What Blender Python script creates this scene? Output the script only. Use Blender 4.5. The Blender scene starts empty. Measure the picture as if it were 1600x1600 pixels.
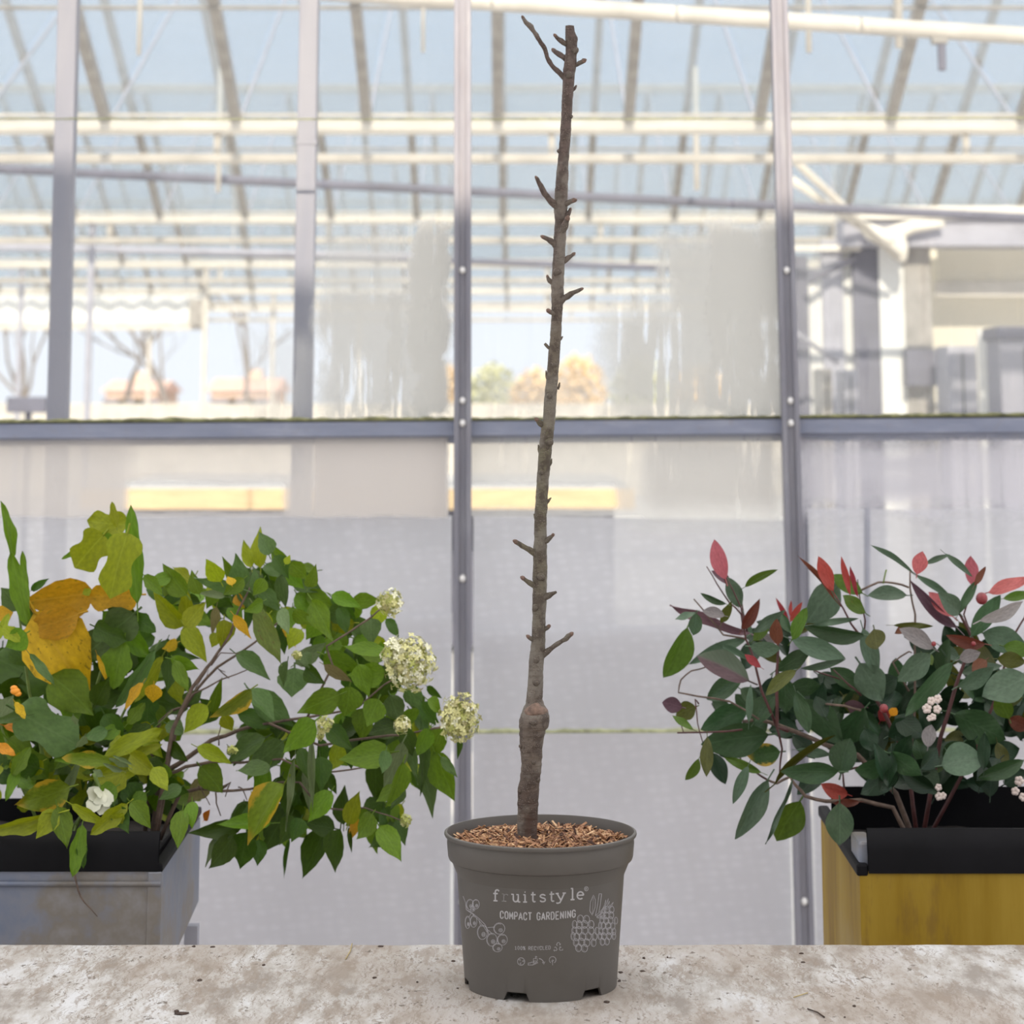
import bpy, bmesh, math, random
from mathutils import Vector, Matrix, noise

rnd = random.Random(11)
C = bpy.context.scene.collection
R = math.radians

# ------------------------------------------------------------------ camera
CAM = Vector((0.0, 0.0, 1.48))
TAN = 0.185                       # upward pitch of the camera, levelled out again by lens shift
TH = math.atan(TAN)
FPX = 3800 * math.cos(TH)         # focal length in pixels of the 1600 px frame
HOR = 620.0                       # eye level in the photograph
PPY = HOR - FPX * TAN
cd = bpy.data.cameras.new('camera')
cam = bpy.data.objects.new('camera', cd); C.objects.link(cam)
cam.location = CAM
cam.rotation_euler = (R(90) + TH, 0, 0)
cd.sensor_width = 36.0
cd.lens = FPX / 1600 * 36.0
cd.shift_y = -(800 - PPY) / 1600
cd.clip_start = 0.05; cd.clip_end = 600
cd.dof.use_dof = True
cd.dof.focus_distance = 2.93
cd.dof.aperture_fstop = 8.2
bpy.context.scene.camera = cam
FWD = Vector((0, math.cos(TH), math.sin(TH))); UPV = Vector((0, -math.sin(TH), math.cos(TH)))

def ray(px, py):
    return FWD * FPX + Vector((1, 0, 0)) * (px - 800) + UPV * (PPY - py)

def P(px, py, Y):
    d = ray(px, py)
    return CAM + d * (Y / d.y)

def SC(py, Y):
    """metres per pixel, across, at image row py on the plane Y"""
    return P(801, py, Y).x - P(800, py, Y).x

def Yat(py, z):
    d = ray(800, py)
    return (z - CAM.z) / d.z * d.y

# ------------------------------------------------------------------ sky, sun, exposure
sc = bpy.context.scene
sc.view_settings.view_transform = 'Standard'
sc.view_settings.look = 'None'
sc.view_settings.exposure = 0.60
sc.view_settings.gamma = 1.0
sc.view_settings.use_curve_mapping = False
sc.cycles.transparent_max_bounces = 48
sc.cycles.max_bounces = 10
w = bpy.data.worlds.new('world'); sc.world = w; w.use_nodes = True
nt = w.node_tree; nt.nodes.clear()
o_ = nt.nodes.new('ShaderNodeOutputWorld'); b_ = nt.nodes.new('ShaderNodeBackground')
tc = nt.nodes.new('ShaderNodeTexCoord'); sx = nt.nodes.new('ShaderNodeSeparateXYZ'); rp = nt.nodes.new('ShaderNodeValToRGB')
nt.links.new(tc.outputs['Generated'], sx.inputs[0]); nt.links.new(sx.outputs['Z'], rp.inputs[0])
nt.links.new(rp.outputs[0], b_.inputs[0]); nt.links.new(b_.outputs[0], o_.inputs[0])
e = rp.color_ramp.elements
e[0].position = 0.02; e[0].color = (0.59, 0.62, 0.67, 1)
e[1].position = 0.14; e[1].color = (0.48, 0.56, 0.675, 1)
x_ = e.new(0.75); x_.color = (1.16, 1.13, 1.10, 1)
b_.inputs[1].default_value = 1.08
SUN_EL = R(28)
sl = bpy.data.lights.new('sun', 'SUN'); sun = bpy.data.objects.new('sun', sl); C.objects.link(sun)
sl.energy = 3.7; sl.angle = R(0.53); sl.color = (1.0, 0.88, 0.70)
sun.rotation_euler = (R(90) - SUN_EL, 0, 0)      # shines forward and down from behind the camera
sun.location = (0, -6, 9)

# ------------------------------------------------------------------ helpers
def lin(c):
    if isinstance(c, str):
        c = [int(c[i:i + 2], 16) / 255 for i in (0, 2, 4)]
    return tuple((v / 12.92 if v <= 0.04045 else ((v + 0.055) / 1.055) ** 2.4) for v in c)

class NT:
    def __init__(s, name):
        s.m = bpy.data.materials.new(name); s.m.use_nodes = True
        s.t = s.m.node_tree; s.t.nodes.clear()
        s.out = s.n('ShaderNodeOutputMaterial')
    def n(s, kind, **kw):
        x = s.t.nodes.new(kind)
        for k, v in kw.items(): setattr(x, k, v)
        return x
    def l(s, a, b): s.t.links.new(a, b)
    def noise(s, scale=5, detail=4, rough=0.55, vec=None, stretch=None, coord='Object'):
        t = s.n('ShaderNodeTexNoise'); t.inputs['Scale'].default_value = scale
        t.inputs['Detail'].default_value = detail; t.inputs['Roughness'].default_value = rough
        if vec is None:
            if coord == 'World': vec = s.n('ShaderNodeNewGeometry').outputs['Position']
            else: vec = s.n('ShaderNodeTexCoord').outputs[coord]
        if stretch:
            mp = s.n('ShaderNodeMapping'); mp.inputs['Scale'].default_value = stretch
            s.l(vec, mp.inputs[0]); vec = mp.outputs[0]
        s.l(vec, t.inputs['Vector'])
        return t.outputs[0]
    def ramp(s, fac, stops):
        r = s.n('ShaderNodeValToRGB'); s.l(fac, r.inputs[0])
        el = r.color_ramp.elements
        while len(el) < len(stops): el.new(0.5)
        for x, (p, c) in zip(el, stops):
            x.position = p; x.color = (*c, 1) if len(c) == 3 else c
        return r.outputs[0]
    def mix(s, fac, a, b, blend='MIX'):
        x = s.n('ShaderNodeMix', data_type='RGBA', blend_type=blend)
        for sock, v in ((x.inputs[0], fac), (x.inputs[6], a), (x.inputs[7], b)):
            if isinstance(v, (int, float)): sock.default_value = v
            elif isinstance(v, tuple): sock.default_value = (*v, 1) if len(v) == 3 else v
            else: s.l(v, sock)
        return x.outputs[2]
    def math(s, op, a, b=0.0, c=0.0):
        x = s.n('ShaderNodeMath', operation=op)
        for sock, v in zip(x.inputs, (a, b, c)):
            if isinstance(v, (int, float)): sock.default_value = v
            else: s.l(v, sock)
        return x.outputs[0]
    def sstep(s, v, a, b):
        x = s.n('ShaderNodeMapRange', interpolation_type='SMOOTHSTEP')
        s.l(v, x.inputs[0]); x.inputs[1].default_value = a; x.inputs[2].default_value = b
        return x.outputs[0]
    def bump(s, h, strength=0.3, dist=0.002):
        b = s.n('ShaderNodeBump'); b.inputs['Strength'].default_value = strength; b.inputs['Distance'].default_value = dist
        s.l(h, b.inputs['Height']); return b.outputs[0]
    def bsdf(s, col, rough=0.6, metal=0.0, normal=None, spec=None):
        p = s.n('ShaderNodeBsdfPrincipled')
        if isinstance(col, tuple): p.inputs['Base Color'].default_value = (*col, 1)
        else: s.l(col, p.inputs['Base Color'])
        if isinstance(rough, (int, float)): p.inputs['Roughness'].default_value = rough
        else: s.l(rough, p.inputs['Roughness'])
        p.inputs['Metallic'].default_value = metal
        if spec is not None: p.inputs['Specular IOR Level'].default_value = spec
        if normal is not None: s.l(normal, p.inputs['Normal'])
        return p.outputs[0]
    def mixs(s, fac, a, b):
        x = s.n('ShaderNodeMixShader')
        if isinstance(fac, (int, float)): x.inputs[0].default_value = fac
        else: s.l(fac, x.inputs[0])
        s.l(a, x.inputs[1]); s.l(b, x.inputs[2]); return x.outputs[0]
    def done(s, sh):
        s.l(sh, s.out.inputs[0]); return s.m

def plain(name, col, rough=0.6, metal=0.0, var=0.15, scale=8, bump=0.0, stretch=None, spec=None):
    n = NT(name); c = lin(col) if isinstance(col, str) else col
    f = n.noise(scale, 5, 0.6, stretch=stretch)
    cc = n.ramp(f, [(0.3, tuple(v * (1 - var) for v in c)), (0.7, tuple(min(1, v * (1 + var)) for v in c))])
    nm = n.bump(f, bump, 0.003) if bump else None
    return n.done(n.bsdf(cc, rough, metal, nm, spec))

class MB:
    """collects geometry for ONE mesh object"""
    def __init__(s): s.v = []; s.f = []; s.mi = []; s.uv = None
    def add(s, vs, fs, mi=0):
        k = len(s.v); s.v += [Vector(v) for v in vs]
        for f in fs: s.f.append([i + k for i in f]); s.mi.append(mi)
    def box(s, x0, x1, y0, y1, z0, z1, mi=0):
        s.add([(x, y, z) for x in (x0, x1) for y in (y0, y1) for z in (z0, z1)],
              [(0, 1, 3, 2), (4, 6, 7, 5), (0, 4, 5, 1), (2, 3, 7, 6), (0, 2, 6, 4), (1, 5, 7, 3)], mi)
    def bar(s, a, b, wx, wy, up=(0, 0, 1), mi=0):
        a = Vector(a); b = Vector(b); d = (b - a).normalized(); u = Vector(up)
        if abs(d.dot(u)) > 0.95: u = Vector((0, 1, 0))
        sd = d.cross(u).normalized(); u = sd.cross(d).normalized()
        vs = [p + sd * (i * wx / 2) + u * (j * wy / 2) for p in (a, b) for i, j in ((-1, -1), (1, -1), (1, 1), (-1, 1))]
        s.add(vs, [(0, 3, 2, 1), (4, 5, 6, 7), (0, 1, 5, 4), (1, 2, 6, 5), (2, 3, 7, 6), (3, 0, 4, 7)], mi)
    def tube(s, pts, rad, seg=8, mi=0, cap=True, wob=0.0):
        pts = [Vector(p) for p in pts]; n = len(pts)
        if isinstance(rad, (int, float)): rad = [rad] * n
        t0 = (pts[1] - pts[0]).normalized()
        u = t0.cross(Vector((0.31, 0.2, 0.93)))
        if u.length < 0.1: u = t0.cross(Vector((1, 0, 0)))
        u.normalize(); vs = []; fs = []
        for i in range(n):
            t = (pts[min(i + 1, n - 1)] - pts[max(i - 1, 0)]).normalized()
            u = (u - t * u.dot(t)).normalized(); v = t.cross(u)
            for k in range(seg):
                a = 2 * math.pi * k / seg
                r = rad[i]
                if wob: r *= 1 + wob * noise.noise((pts[i] + (u * math.cos(a) + v * math.sin(a)) * rad[i]) * 140)
                vs.append(pts[i] + (u * math.cos(a) + v * math.sin(a)) * r)
        for i in range(n - 1):
            for k in range(seg):
                k2 = (k + 1) % seg
                fs.append((i * seg + k, i * seg + k2, (i + 1) * seg + k2, (i + 1) * seg + k))
        if cap:
            fs.append(tuple(range(seg - 1, -1, -1))); fs.append(tuple((n - 1) * seg + k for k in range(seg)))
        s.add(vs, fs, mi)
    def ball(s, c, r, seg=10, rings=7, mi=0):
        c = Vector(c); r = Vector(r) if not isinstance(r, (int, float)) else Vector((r, r, r))
        vs = [c + Vector((0, 0, r.z))]; fs = []
        for i in range(1, rings):
            a = math.pi * i / rings
            for k in range(seg):
                b = 2 * math.pi * k / seg
                vs.append(c + Vector((r.x * math.sin(a) * math.cos(b), r.y * math.sin(a) * math.sin(b), r.z * math.cos(a))))
        vs.append(c - Vector((0, 0, r.z)))
        for k in range(seg): fs.append((0, 1 + k, 1 + (k + 1) % seg))
        for i in range(rings - 2):
            for k in range(seg):
                a = 1 + i * seg + k; b = 1 + i * seg + (k + 1) % seg
                fs.append((a, a + seg, b + seg, b))
        L = len(vs) - 1; q = 1 + (rings - 2) * seg
        for k in range(seg): fs.append((q + k, L, q + (k + 1) % seg))
        s.add(vs, fs, mi)
    def lathe(s, prof, seg=96, c=(0, 0, 0), mi=0):
        c = Vector(c); n = len(prof); vs = []; fs = []
        for (r, z) in prof:
            for k in range(seg):
                a = 2 * math.pi * k / seg
                vs.append(c + Vector((r * math.cos(a), r * math.sin(a), z)))
        for i in range(n - 1):
            for k in range(seg):
                k2 = (k + 1) % seg
                fs.append((i * seg + k, i * seg + k2, (i + 1) * seg + k2, (i + 1) * seg + k))
        s.add(vs, fs, mi)
    def prism(s, poly, x0, x1, mi=0):
        """poly in (y,z), extruded along x"""
        n = len(poly)
        vs = [(x0, y, z) for y, z in poly] + [(x1, y, z) for y, z in poly]
        fs = [tuple(range(n)), tuple(range(2 * n - 1, n - 1, -1))]
        for i in range(n):
            j = (i + 1) % n; fs.append((i, i + n, j + n, j))
        s.add(vs, fs, mi)
    def mesh(s, name, mats, smooth=False):
        me = bpy.data.meshes.new(name)
        me.from_pydata([tuple(v) for v in s.v], [], s.f)
        if not isinstance(mats, (list, tuple)): mats = [mats]
        for m in mats: me.materials.append(m)
        if len(mats) > 1: me.polygons.foreach_set('material_index', s.mi)
        if smooth: me.polygons.foreach_set('use_smooth', [True] * len(me.polygons))
        me.update(); return me
    def build(s, name, mats, parent=None, smooth=False, origin=None, bevel=0.0, fixn=True):
        me = s.mesh(name, mats, smooth)
        if fixn or bevel:
            bm = bmesh.new(); bm.from_mesh(me)
            bmesh.ops.recalc_face_normals(bm, faces=bm.faces)
            if bevel:
                ed = [x for x in bm.edges if len(x.link_faces) == 2 and x.calc_face_angle(0) > 0.6]
                bmesh.ops.bevel(bm, geom=ed, offset=bevel, segments=2, affect='EDGES', profile=0.5)
            bm.to_mesh(me); bm.free()
        ob = bpy.data.objects.new(name, me); C.objects.link(ob)
        if parent is not None:
            ob.parent = parent
            off = world_loc(parent)
            if origin is not None:
                o = Vector(origin); me.transform(Matrix.Translation(-o)); ob.location = o - off
            else: ob.location = -off
        elif origin is not None:
            o = Vector(origin); me.transform(Matrix.Translation(-o)); ob.location = o
        return ob

def world_loc(o):
    l = Vector(o.location)
    while o.parent: o = o.parent; l += o.location
    return l

def tag(o, label=None, cat=None, group=None, kind=None):
    for k, v in (('label', label), ('category', cat), ('group', group), ('kind', kind)):
        if v: o[k] = v
    return o

def thing(name, label, cat, loc=(0, 0, 0), group=None, kind=None):
    o = bpy.data.objects.new(name, None); C.objects.link(o); o.location = loc
    o.empty_display_size = 0.1
    return tag(o, label, cat, group, kind)

def inst(src, parent, M, name=None):
    """copy of a part sharing its mesh; M is the wanted world matrix"""
    c = bpy.data.objects.new(name or src.name.split('.')[0], src.data) if not isinstance(src, bpy.types.Mesh) else bpy.data.objects.new(name, src)
    C.objects.link(c); c.parent = parent
    c.matrix_basis = Matrix.Translation(-world_loc(parent)) @ M
    return c

# ------------------------------------------------------------------ materials
M = {}
M['concrete'] = plain('concrete', (0.60, 0.575, 0.55), 0.8, var=0.12, scale=2, bump=0.1)
M['plaster'] = plain('plaster', (0.84, 0.82, 0.79), 0.8, var=0.06, scale=1.5)
M['cream_wall'] = plain('cream_wall', (0.72, 0.67, 0.56), 0.7, var=0.05, scale=2)
M['white_panel'] = plain('white_panel', (0.80, 0.80, 0.78), 0.6, var=0.06, scale=2)
M['dark_steel'] = plain('dark_steel', (0.13, 0.13, 0.175), 0.55, var=0.2, scale=5)
M['grey_steel'] = plain('grey_steel', (0.36, 0.36, 0.42), 0.5, var=0.15, scale=6)
M['rafter'] = plain('rafter_steel', (0.33, 0.31, 0.29), 0.55, var=0.25, scale=9)
M['gutter'] = plain('gutter_paint', (0.74, 0.70, 0.63), 0.5, var=0.12, scale=5, stretch=(1, 6, 6))
M['pipe'] = plain('pipe_paint', (0.58, 0.54, 0.485), 0.5, var=0.15, scale=6)
M['lining'] = plain('liner_plastic', (0.0045, 0.0042, 0.0055), 0.6, var=0.3, scale=20, spec=0.14)
M['soil'] = plain('soil', (0.012, 0.008, 0.006), 0.95, var=0.5, scale=60, bump=0.6)
M['tan_wood'] = plain('tan_wood', (0.62, 0.46, 0.27), 0.6, var=0.2, scale=5, stretch=(1, 1, 8))
M['stem'] = plain('stem_brown', (0.125, 0.083, 0.062), 0.7, var=0.4, scale=80, bump=0.3)
M['redstem'] = plain('stem_red', (0.075, 0.022, 0.020), 0.5, var=0.4, scale=80)
M['greenstem'] = plain('stem_green', (0.13, 0.19, 0.035), 0.55, var=0.3, scale=60)
M['tree_bark'] = plain('tree_bark', (0.20, 0.18, 0.17), 0.8, var=0.2, scale=6)
M['roof_tile'] = plain('roof_tile', (0.62, 0.42, 0.34), 0.8, var=0.2, scale=3)
M['brick_wall'] = plain('house_wall', (0.60, 0.47, 0.38), 0.8, var=0.15, scale=3)
M['hedge_g'] = plain('hedge_green', (0.46, 0.47, 0.30), 0.8, var=0.3, scale=5)
M['hedge_o'] = plain('hedge_orange', (0.66, 0.50, 0.30), 0.8, var=0.3, scale=5)
M['screw'] = plain('screw_metal', (0.75, 0.73, 0.72), 0.35, metal=0.3, var=0.1, scale=60)
M['moss'] = plain('moss', (0.20, 0.20, 0.10), 0.95, var=0.6, scale=45, bump=0.8)
M['moss_pale'] = plain('moss_pale', (0.36, 0.37, 0.22), 0.95, var=0.45, scale=45, bump=0.6)

def m_alu():
    n = NT('weathered_aluminium')
    f = n.noise(6, 6, 0.65, stretch=(3, 3, 0.6)); g = n.noise(90, 4, 0.6, stretch=(1, 1, 0.15))
    c = n.ramp(f, [(0.3, (0.19, 0.187, 0.225)), (0.55, (0.24, 0.237, 0.275)), (0.75, (0.32, 0.32, 0.35))])
    c = n.mix(n.ramp(g, [(0.45, (0, 0, 0)), (0.75, (0.5, 0.5, 0.5))]), c, (0.22, 0.20, 0.22))
    return n.done(n.bsdf(c, 0.5, 0.25, n.bump(g, 0.15, 0.001)))
M['alu'] = m_alu()
def m_rail():
    n = NT('weathered_rail')
    f = n.noise(5, 6, 0.65, stretch=(1, 3, 5)); g = n.noise(50, 5, 0.65)
    c = n.ramp(f, [(0.3, (0.20, 0.22, 0.30)), (0.55, (0.25, 0.27, 0.355)), (0.72, (0.36, 0.37, 0.45))])
    c = n.mix(n.ramp(g, [(0.55, (0, 0, 0)), (0.8, (0.5, 0.5, 0.5))]), c, (0.24, 0.22, 0.22))
    return n.done(n.bsdf(c, 0.5, 0.2, n.bump(g, 0.15, 0.001)))
M['rail'] = m_rail()
def m_column():
    n = NT('column_paint')
    f = n.noise(4, 5, 0.6, stretch=(3, 3, 0.5))
    c = n.ramp(f, [(0.3, (0.225, 0.228, 0.285)), (0.7, (0.29, 0.285, 0.33))])
    return n.done(n.bsdf(c, 0.55))
M['column'] = m_column()

def m_glass(name, tint, dust=0.0, dustcol=(0.8, 0.8, 0.8)):
    n = NT(name)
    t = n.n('ShaderNodeBsdfTransparent'); t.inputs[0].default_value = (*tint, 1)
    sh = t.outputs[0]
    if dust:
        d = n.n('ShaderNodeBsdfDiffuse'); d.inputs[0].default_value = (*dustcol, 1)
        tr = n.n('ShaderNodeBsdfTranslucent'); tr.inputs[0].default_value = (*dustcol, 1)
        ff = n.ramp(n.noise(1.6, 5, 0.6), [(0.3, (dust * 0.5,) * 3), (0.75, (dust * 1.6,) * 3)])
        sh = n.mixs(ff, sh, n.mixs(0.5, d.outputs[0], tr.outputs[0]))
    g = n.n('ShaderNodeBsdfGlossy'); g.inputs['Roughness'].default_value = 0.04
    fc = n.n('ShaderNodeLayerWeight').outputs['Facing']
    return n.done(n.mixs(n.math('MULTIPLY_ADD', n.math('POWER', fc, 5.0), 0.30, 0.012), sh, g.outputs[0]))
M['roof_glass'] = m_glass('roof_glass', (0.920, 0.936, 0.945), 0.06, (0.52, 0.57, 0.63))
M['clear_glass'] = m_glass('clear_glass', (0.985, 0.99, 0.99), 0.02)

YW = 5.46       # the glazed partition
def m_fog(name, rects, holes=(), streak=0.0, col=(0.74, 0.73, 0.70), base=0.03, rag=1.0):
    """pane with condensation: rects = (px0,px1,py0,py1,strength,softness px)"""
    n = NT(name)
    pos = n.n('ShaderNodeNewGeometry').outputs['Position']
    sp = n.n('ShaderNodeSeparateXYZ'); n.l(pos, sp.inputs[0])
    nz = n.noise(9, 5, 0.65, vec=pos); nz2 = n.noise(9, 5, 0.65, vec=pos, stretch=(1.3, 1, 1.7))
    x = n.math('ADD', sp.outputs[0], n.math('MULTIPLY', n.math('SUBTRACT', nz, 0.5), 0.12 * rag))
    z = n.math('ADD', sp.outputs[2], n.math('MULTIPLY', n.math('SUBTRACT', nz2, 0.5), 0.10 * rag))
    def boxm(r):
        a = P(r[0], r[3], YW); b = P(r[1], r[2], YW); s = r[5] / 3800 * YW
        m = n.math('MULTIPLY', n.sstep(x, a.x - s, a.x + s), n.math('SUBTRACT', 1.0, n.sstep(x, b.x - s, b.x + s)))
        m2 = n.math('MULTIPLY', n.sstep(z, a.z - s, a.z + s), n.math('SUBTRACT', 1.0, n.sstep(z, b.z - s, b.z + s)))
        return n.math('MULTIPLY', n.math('MULTIPLY', m, m2), r[4])
    acc = base
    for r in rects: acc = n.math('MAXIMUM', acc, boxm(r)) if not isinstance(acc, float) else n.math('MAXIMUM', boxm(r), acc)
    for r in holes: acc = n.math('MULTIPLY', acc, n.math('SUBTRACT', 1.0, boxm(r)))
    if streak:
        st = n.noise(1.0, 3, 0.6, vec=pos, stretch=(75, 1, 5.0)); pt = n.noise(5, 3, 0.5, vec=pos, stretch=(1.2, 1, 1))
        k = n.math('MULTIPLY', n.sstep(st, 0.56, 0.64), n.sstep(pt, 0.42, 0.58))
        acc = n.math('MULTIPLY', acc, n.math('SUBTRACT', 1.0, n.math('MULTIPLY', k, streak)))
    t = n.n('ShaderNodeBsdfTransparent'); t.inputs[0].default_value = (0.985, 0.99, 0.99, 1)
    d = n.n('ShaderNodeBsdfDiffuse'); d.inputs[0].default_value = (*col, 1)
    tr = n.n('ShaderNodeBsdfTranslucent'); tr.inputs[0].default_value = (*col, 1)
    sh = n.mixs(acc, t.outputs[0], n.mixs(0.55, d.outputs[0], tr.outputs[0]))
    g = n.n('ShaderNodeBsdfGlossy'); g.inputs['Roughness'].default_value = 0.03
    fc = n.n('ShaderNodeLayerWeight').outputs['Facing']
    return n.done(n.mixs(n.math('MULTIPLY_ADD', n.math('POWER', fc, 5.0), 0.30, 0.012), sh, g.outputs[0]))

def m_wrap(name, col, trans):
    n = NT(name)
    f = n.noise(3, 4, 0.6, coord='World')
    c = n.ramp(f, [(0.35, tuple(v * 0.93 for v in col)), (0.65, col)])
    mp = n.n('ShaderNodeMapping'); mp.inputs['Scale'].default_value = (34, 1, 62); mp.inputs['Rotation'].default_value = (0, 0.12, 0)
    n.l(n.n('ShaderNodeNewGeometry').outputs['Position'], mp.inputs[0])
    vo = n.n('ShaderNodeTexVoronoi', voronoi_dimensions='3D'); vo.inputs['Scale'].default_value = 1.0; vo.inputs['Randomness'].default_value = 0.35; n.l(mp.outputs[0], vo.inputs['Vector'])
    bub = n.sstep(vo.outputs['Distance'], 0.15, 0.6)
    c = n.mix(n.math('MULTIPLY', bub, 0.5), c, tuple(v * 0.80 for v in col))
    t = n.n('ShaderNodeBsdfTransparent'); t.inputs[0].default_value = (0.93, 0.93, 0.96, 1)
    d = n.n('ShaderNodeBsdfPrincipled'); n.l(c, d.inputs['Base Color']); d.inputs['Roughness'].default_value = 0.35
    tr = n.n('ShaderNodeBsdfTranslucent'); n.l(c, tr.inputs[0])
    return n.done(n.mixs(trans, n.mixs(0.62, d.outputs[0], tr.outputs[0]), t.outputs[0]))
M['wrap'] = m_wrap('bubble_film', (0.85, 0.83, 0.87), 0.15)
M['wrap2'] = m_wrap('bubble_film_inner', (0.90, 0.88, 0.885), 0.05)

def m_leaf(name, col, rough=0.45, trans=0.30, edge=None, half=None, spots=None, vein=1.25, k=0.66):
    n = NT(name); c = tuple(v * k * (0.8 if i == 2 else 1) for i, v in enumerate(col)); k_ = k
    edge, half, spots = [None if q is None else tuple(v * 0.85 for v in q) for q in (edge, half, spots)]
    uv = n.n('ShaderNodeTexCoord').outputs['UV']; sp = n.n('ShaderNodeSeparateXYZ'); n.l(uv, sp.inputs[0])
    au = n.math('ABSOLUTE', n.math('SUBTRACT', sp.outputs[0], 0.5))
    oi = n.n('ShaderNodeObjectInfo').outputs['Random']
    f = n.noise(9, 4, 0.6)
    cc = n.ramp(f, [(0.3, tuple(v * 0.78 for v in c)), (0.7, tuple(min(1, v * 1.2) for v in c))])
    k = n.n('ShaderNodeHueSaturation'); n.l(cc, k.inputs['Color'])
    n.l(n.math('ADD', 0.488, n.math('MULTIPLY', oi, 0.024)), k.inputs['Hue'])
    n.l(n.math('ADD', 0.80, n.math('MULTIPLY', oi, 0.4)), k.inputs['Value'])
    cc = k.outputs[0]
    if half: cc = n.mix(n.sstep(sp.outputs[0], 0.42, 0.58), cc, half)
    if edge: cc = n.mix(n.math('MAXIMUM', n.sstep(n.math('ADD', au, n.math('MULTIPLY', n.math('SUBTRACT', f, 0.5), 0.5)), 0.30, 0.46), n.sstep(sp.outputs[1], 0.74, 1.0)), cc, edge)
    if spots: cc = n.mix(n.sstep(n.noise(16, 2, 0.5), 0.62, 0.68), cc, spots)
    wv = n.math('SINE', n.math('MULTIPLY', n.math('SUBTRACT', n.math('MULTIPLY', sp.outputs[1], 8.0), n.math('MULTIPLY', au, 7.0)), 6.283))
    vm = n.math('MAXIMUM', n.math('MULTIPLY', n.sstep(wv, 0.86, 1.0), 0.28), n.math('SUBTRACT', 1.0, n.sstep(au, 0.008, 0.03)))
    cc = n.mix(n.math('MULTIPLY', vm, 0.4), cc, tuple(min(1, v * vein + 0.02) for v in c))
    p = n.bsdf(cc, rough, 0, n.bump(wv, 0.05, 0.002), 0.32)
    tr = n.n('ShaderNodeBsdfTranslucent'); n.l(cc, tr.inputs[0])
    return n.done(n.mixs(trans, p, tr.outputs[0]))
LEAFM = {
    # hydrangea and broadleaf
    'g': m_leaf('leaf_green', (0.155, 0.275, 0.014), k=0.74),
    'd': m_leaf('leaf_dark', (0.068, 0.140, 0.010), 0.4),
    'y': m_leaf('leaf_yellowgreen', (0.31, 0.37, 0.008), k=0.78),
    'o': m_leaf('leaf_yellow', (0.62, 0.36, 0.015), 0.5, vein=1.05, spots=(0.34, 0.22, 0.01), k=0.85),
    'r': m_leaf('leaf_orange', (0.62, 0.22, 0.02), 0.5, k=0.95),
    'b': m_leaf('leaf_bluegreen', (0.130, 0.225, 0.070), 0.36),
    'p': m_leaf('leaf_pale', (0.25, 0.34, 0.18), 0.5),
    'e': m_leaf('leaf_yelloweddged', (0.22, 0.30, 0.02), edge=(0.52, 0.34, 0.02)),
    's': m_leaf('leaf_spotted', (0.20, 0.27, 0.06), spots=(0.15, 0.11, 0.03)),
    'w': m_leaf('leaf_olive_brown', (0.30, 0.26, 0.12), 0.6),
    # photinia
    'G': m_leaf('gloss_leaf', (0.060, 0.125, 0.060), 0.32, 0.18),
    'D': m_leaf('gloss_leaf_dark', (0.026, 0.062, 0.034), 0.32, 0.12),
    'A': m_leaf('gloss_leaf_grey', (0.125, 0.195, 0.150), 0.36, 0.2),
    'L': m_leaf('gloss_leaf_light', (0.115, 0.205, 0.030), 0.35, 0.3),
    'O': m_leaf('gloss_leaf_olive', (0.11, 0.12, 0.022), 0.38, 0.25),
    'K': m_leaf('leaf_pink', (0.55, 0.14, 0.19), 0.38, 0.35, vein=1.1, k=0.82),
    'R': m_leaf('leaf_red', (0.42, 0.06, 0.07), 0.36, 0.35, vein=1.1, k=0.82),
    'B': m_leaf('leaf_redbrown', (0.23, 0.075, 0.05), 0.4, 0.3),
    'V': m_leaf('leaf_purple', (0.20, 0.105, 0.165), 0.36, 0.2),
    'H': m_leaf('leaf_purple_green', (0.15, 0.085, 0.12), 0.34, 0.2, half=(0.10, 0.13, 0.085)),
    'U': m_leaf('leaf_lilac_grey', (0.40, 0.36, 0.44), 0.35, 0.3),
    'E': m_leaf('gloss_leaf_rimmed', (0.07, 0.15, 0.05), 0.35, 0.2, edge=(0.60, 0.40, 0.06)),
}

# ------------------------------------------------------------------ the setting
GROUND = MB(); GROUND.box(-60, 60, -12, 130, -0.2, 0)
tag(GROUND.build('floor', M['concrete']), 'pale grey concrete floor running through the greenhouse', kind='structure')

# unseen wall added behind the camera to shade table, plants and lower partition
YB = -2.0
zt = P(800, 331, YW).z + (YW - YB) * math.tan(SUN_EL)
b = MB(); b.box(-3.4, 3.4, YB - 0.4, YB, 0, zt)
back = b.build('sun_block_wall', M['plaster'])
tag(back, 'unseen plain wall added behind the camera to block the sun', kind='structure')
b = MB(); b.box(-3.4, -0.80, YB - 0.4, YB, zt, zt + 0.28)  # step added on the blocking wall to raise the shadow edge at left
b.build('sun_block_step', M['plaster'], back)

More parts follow.
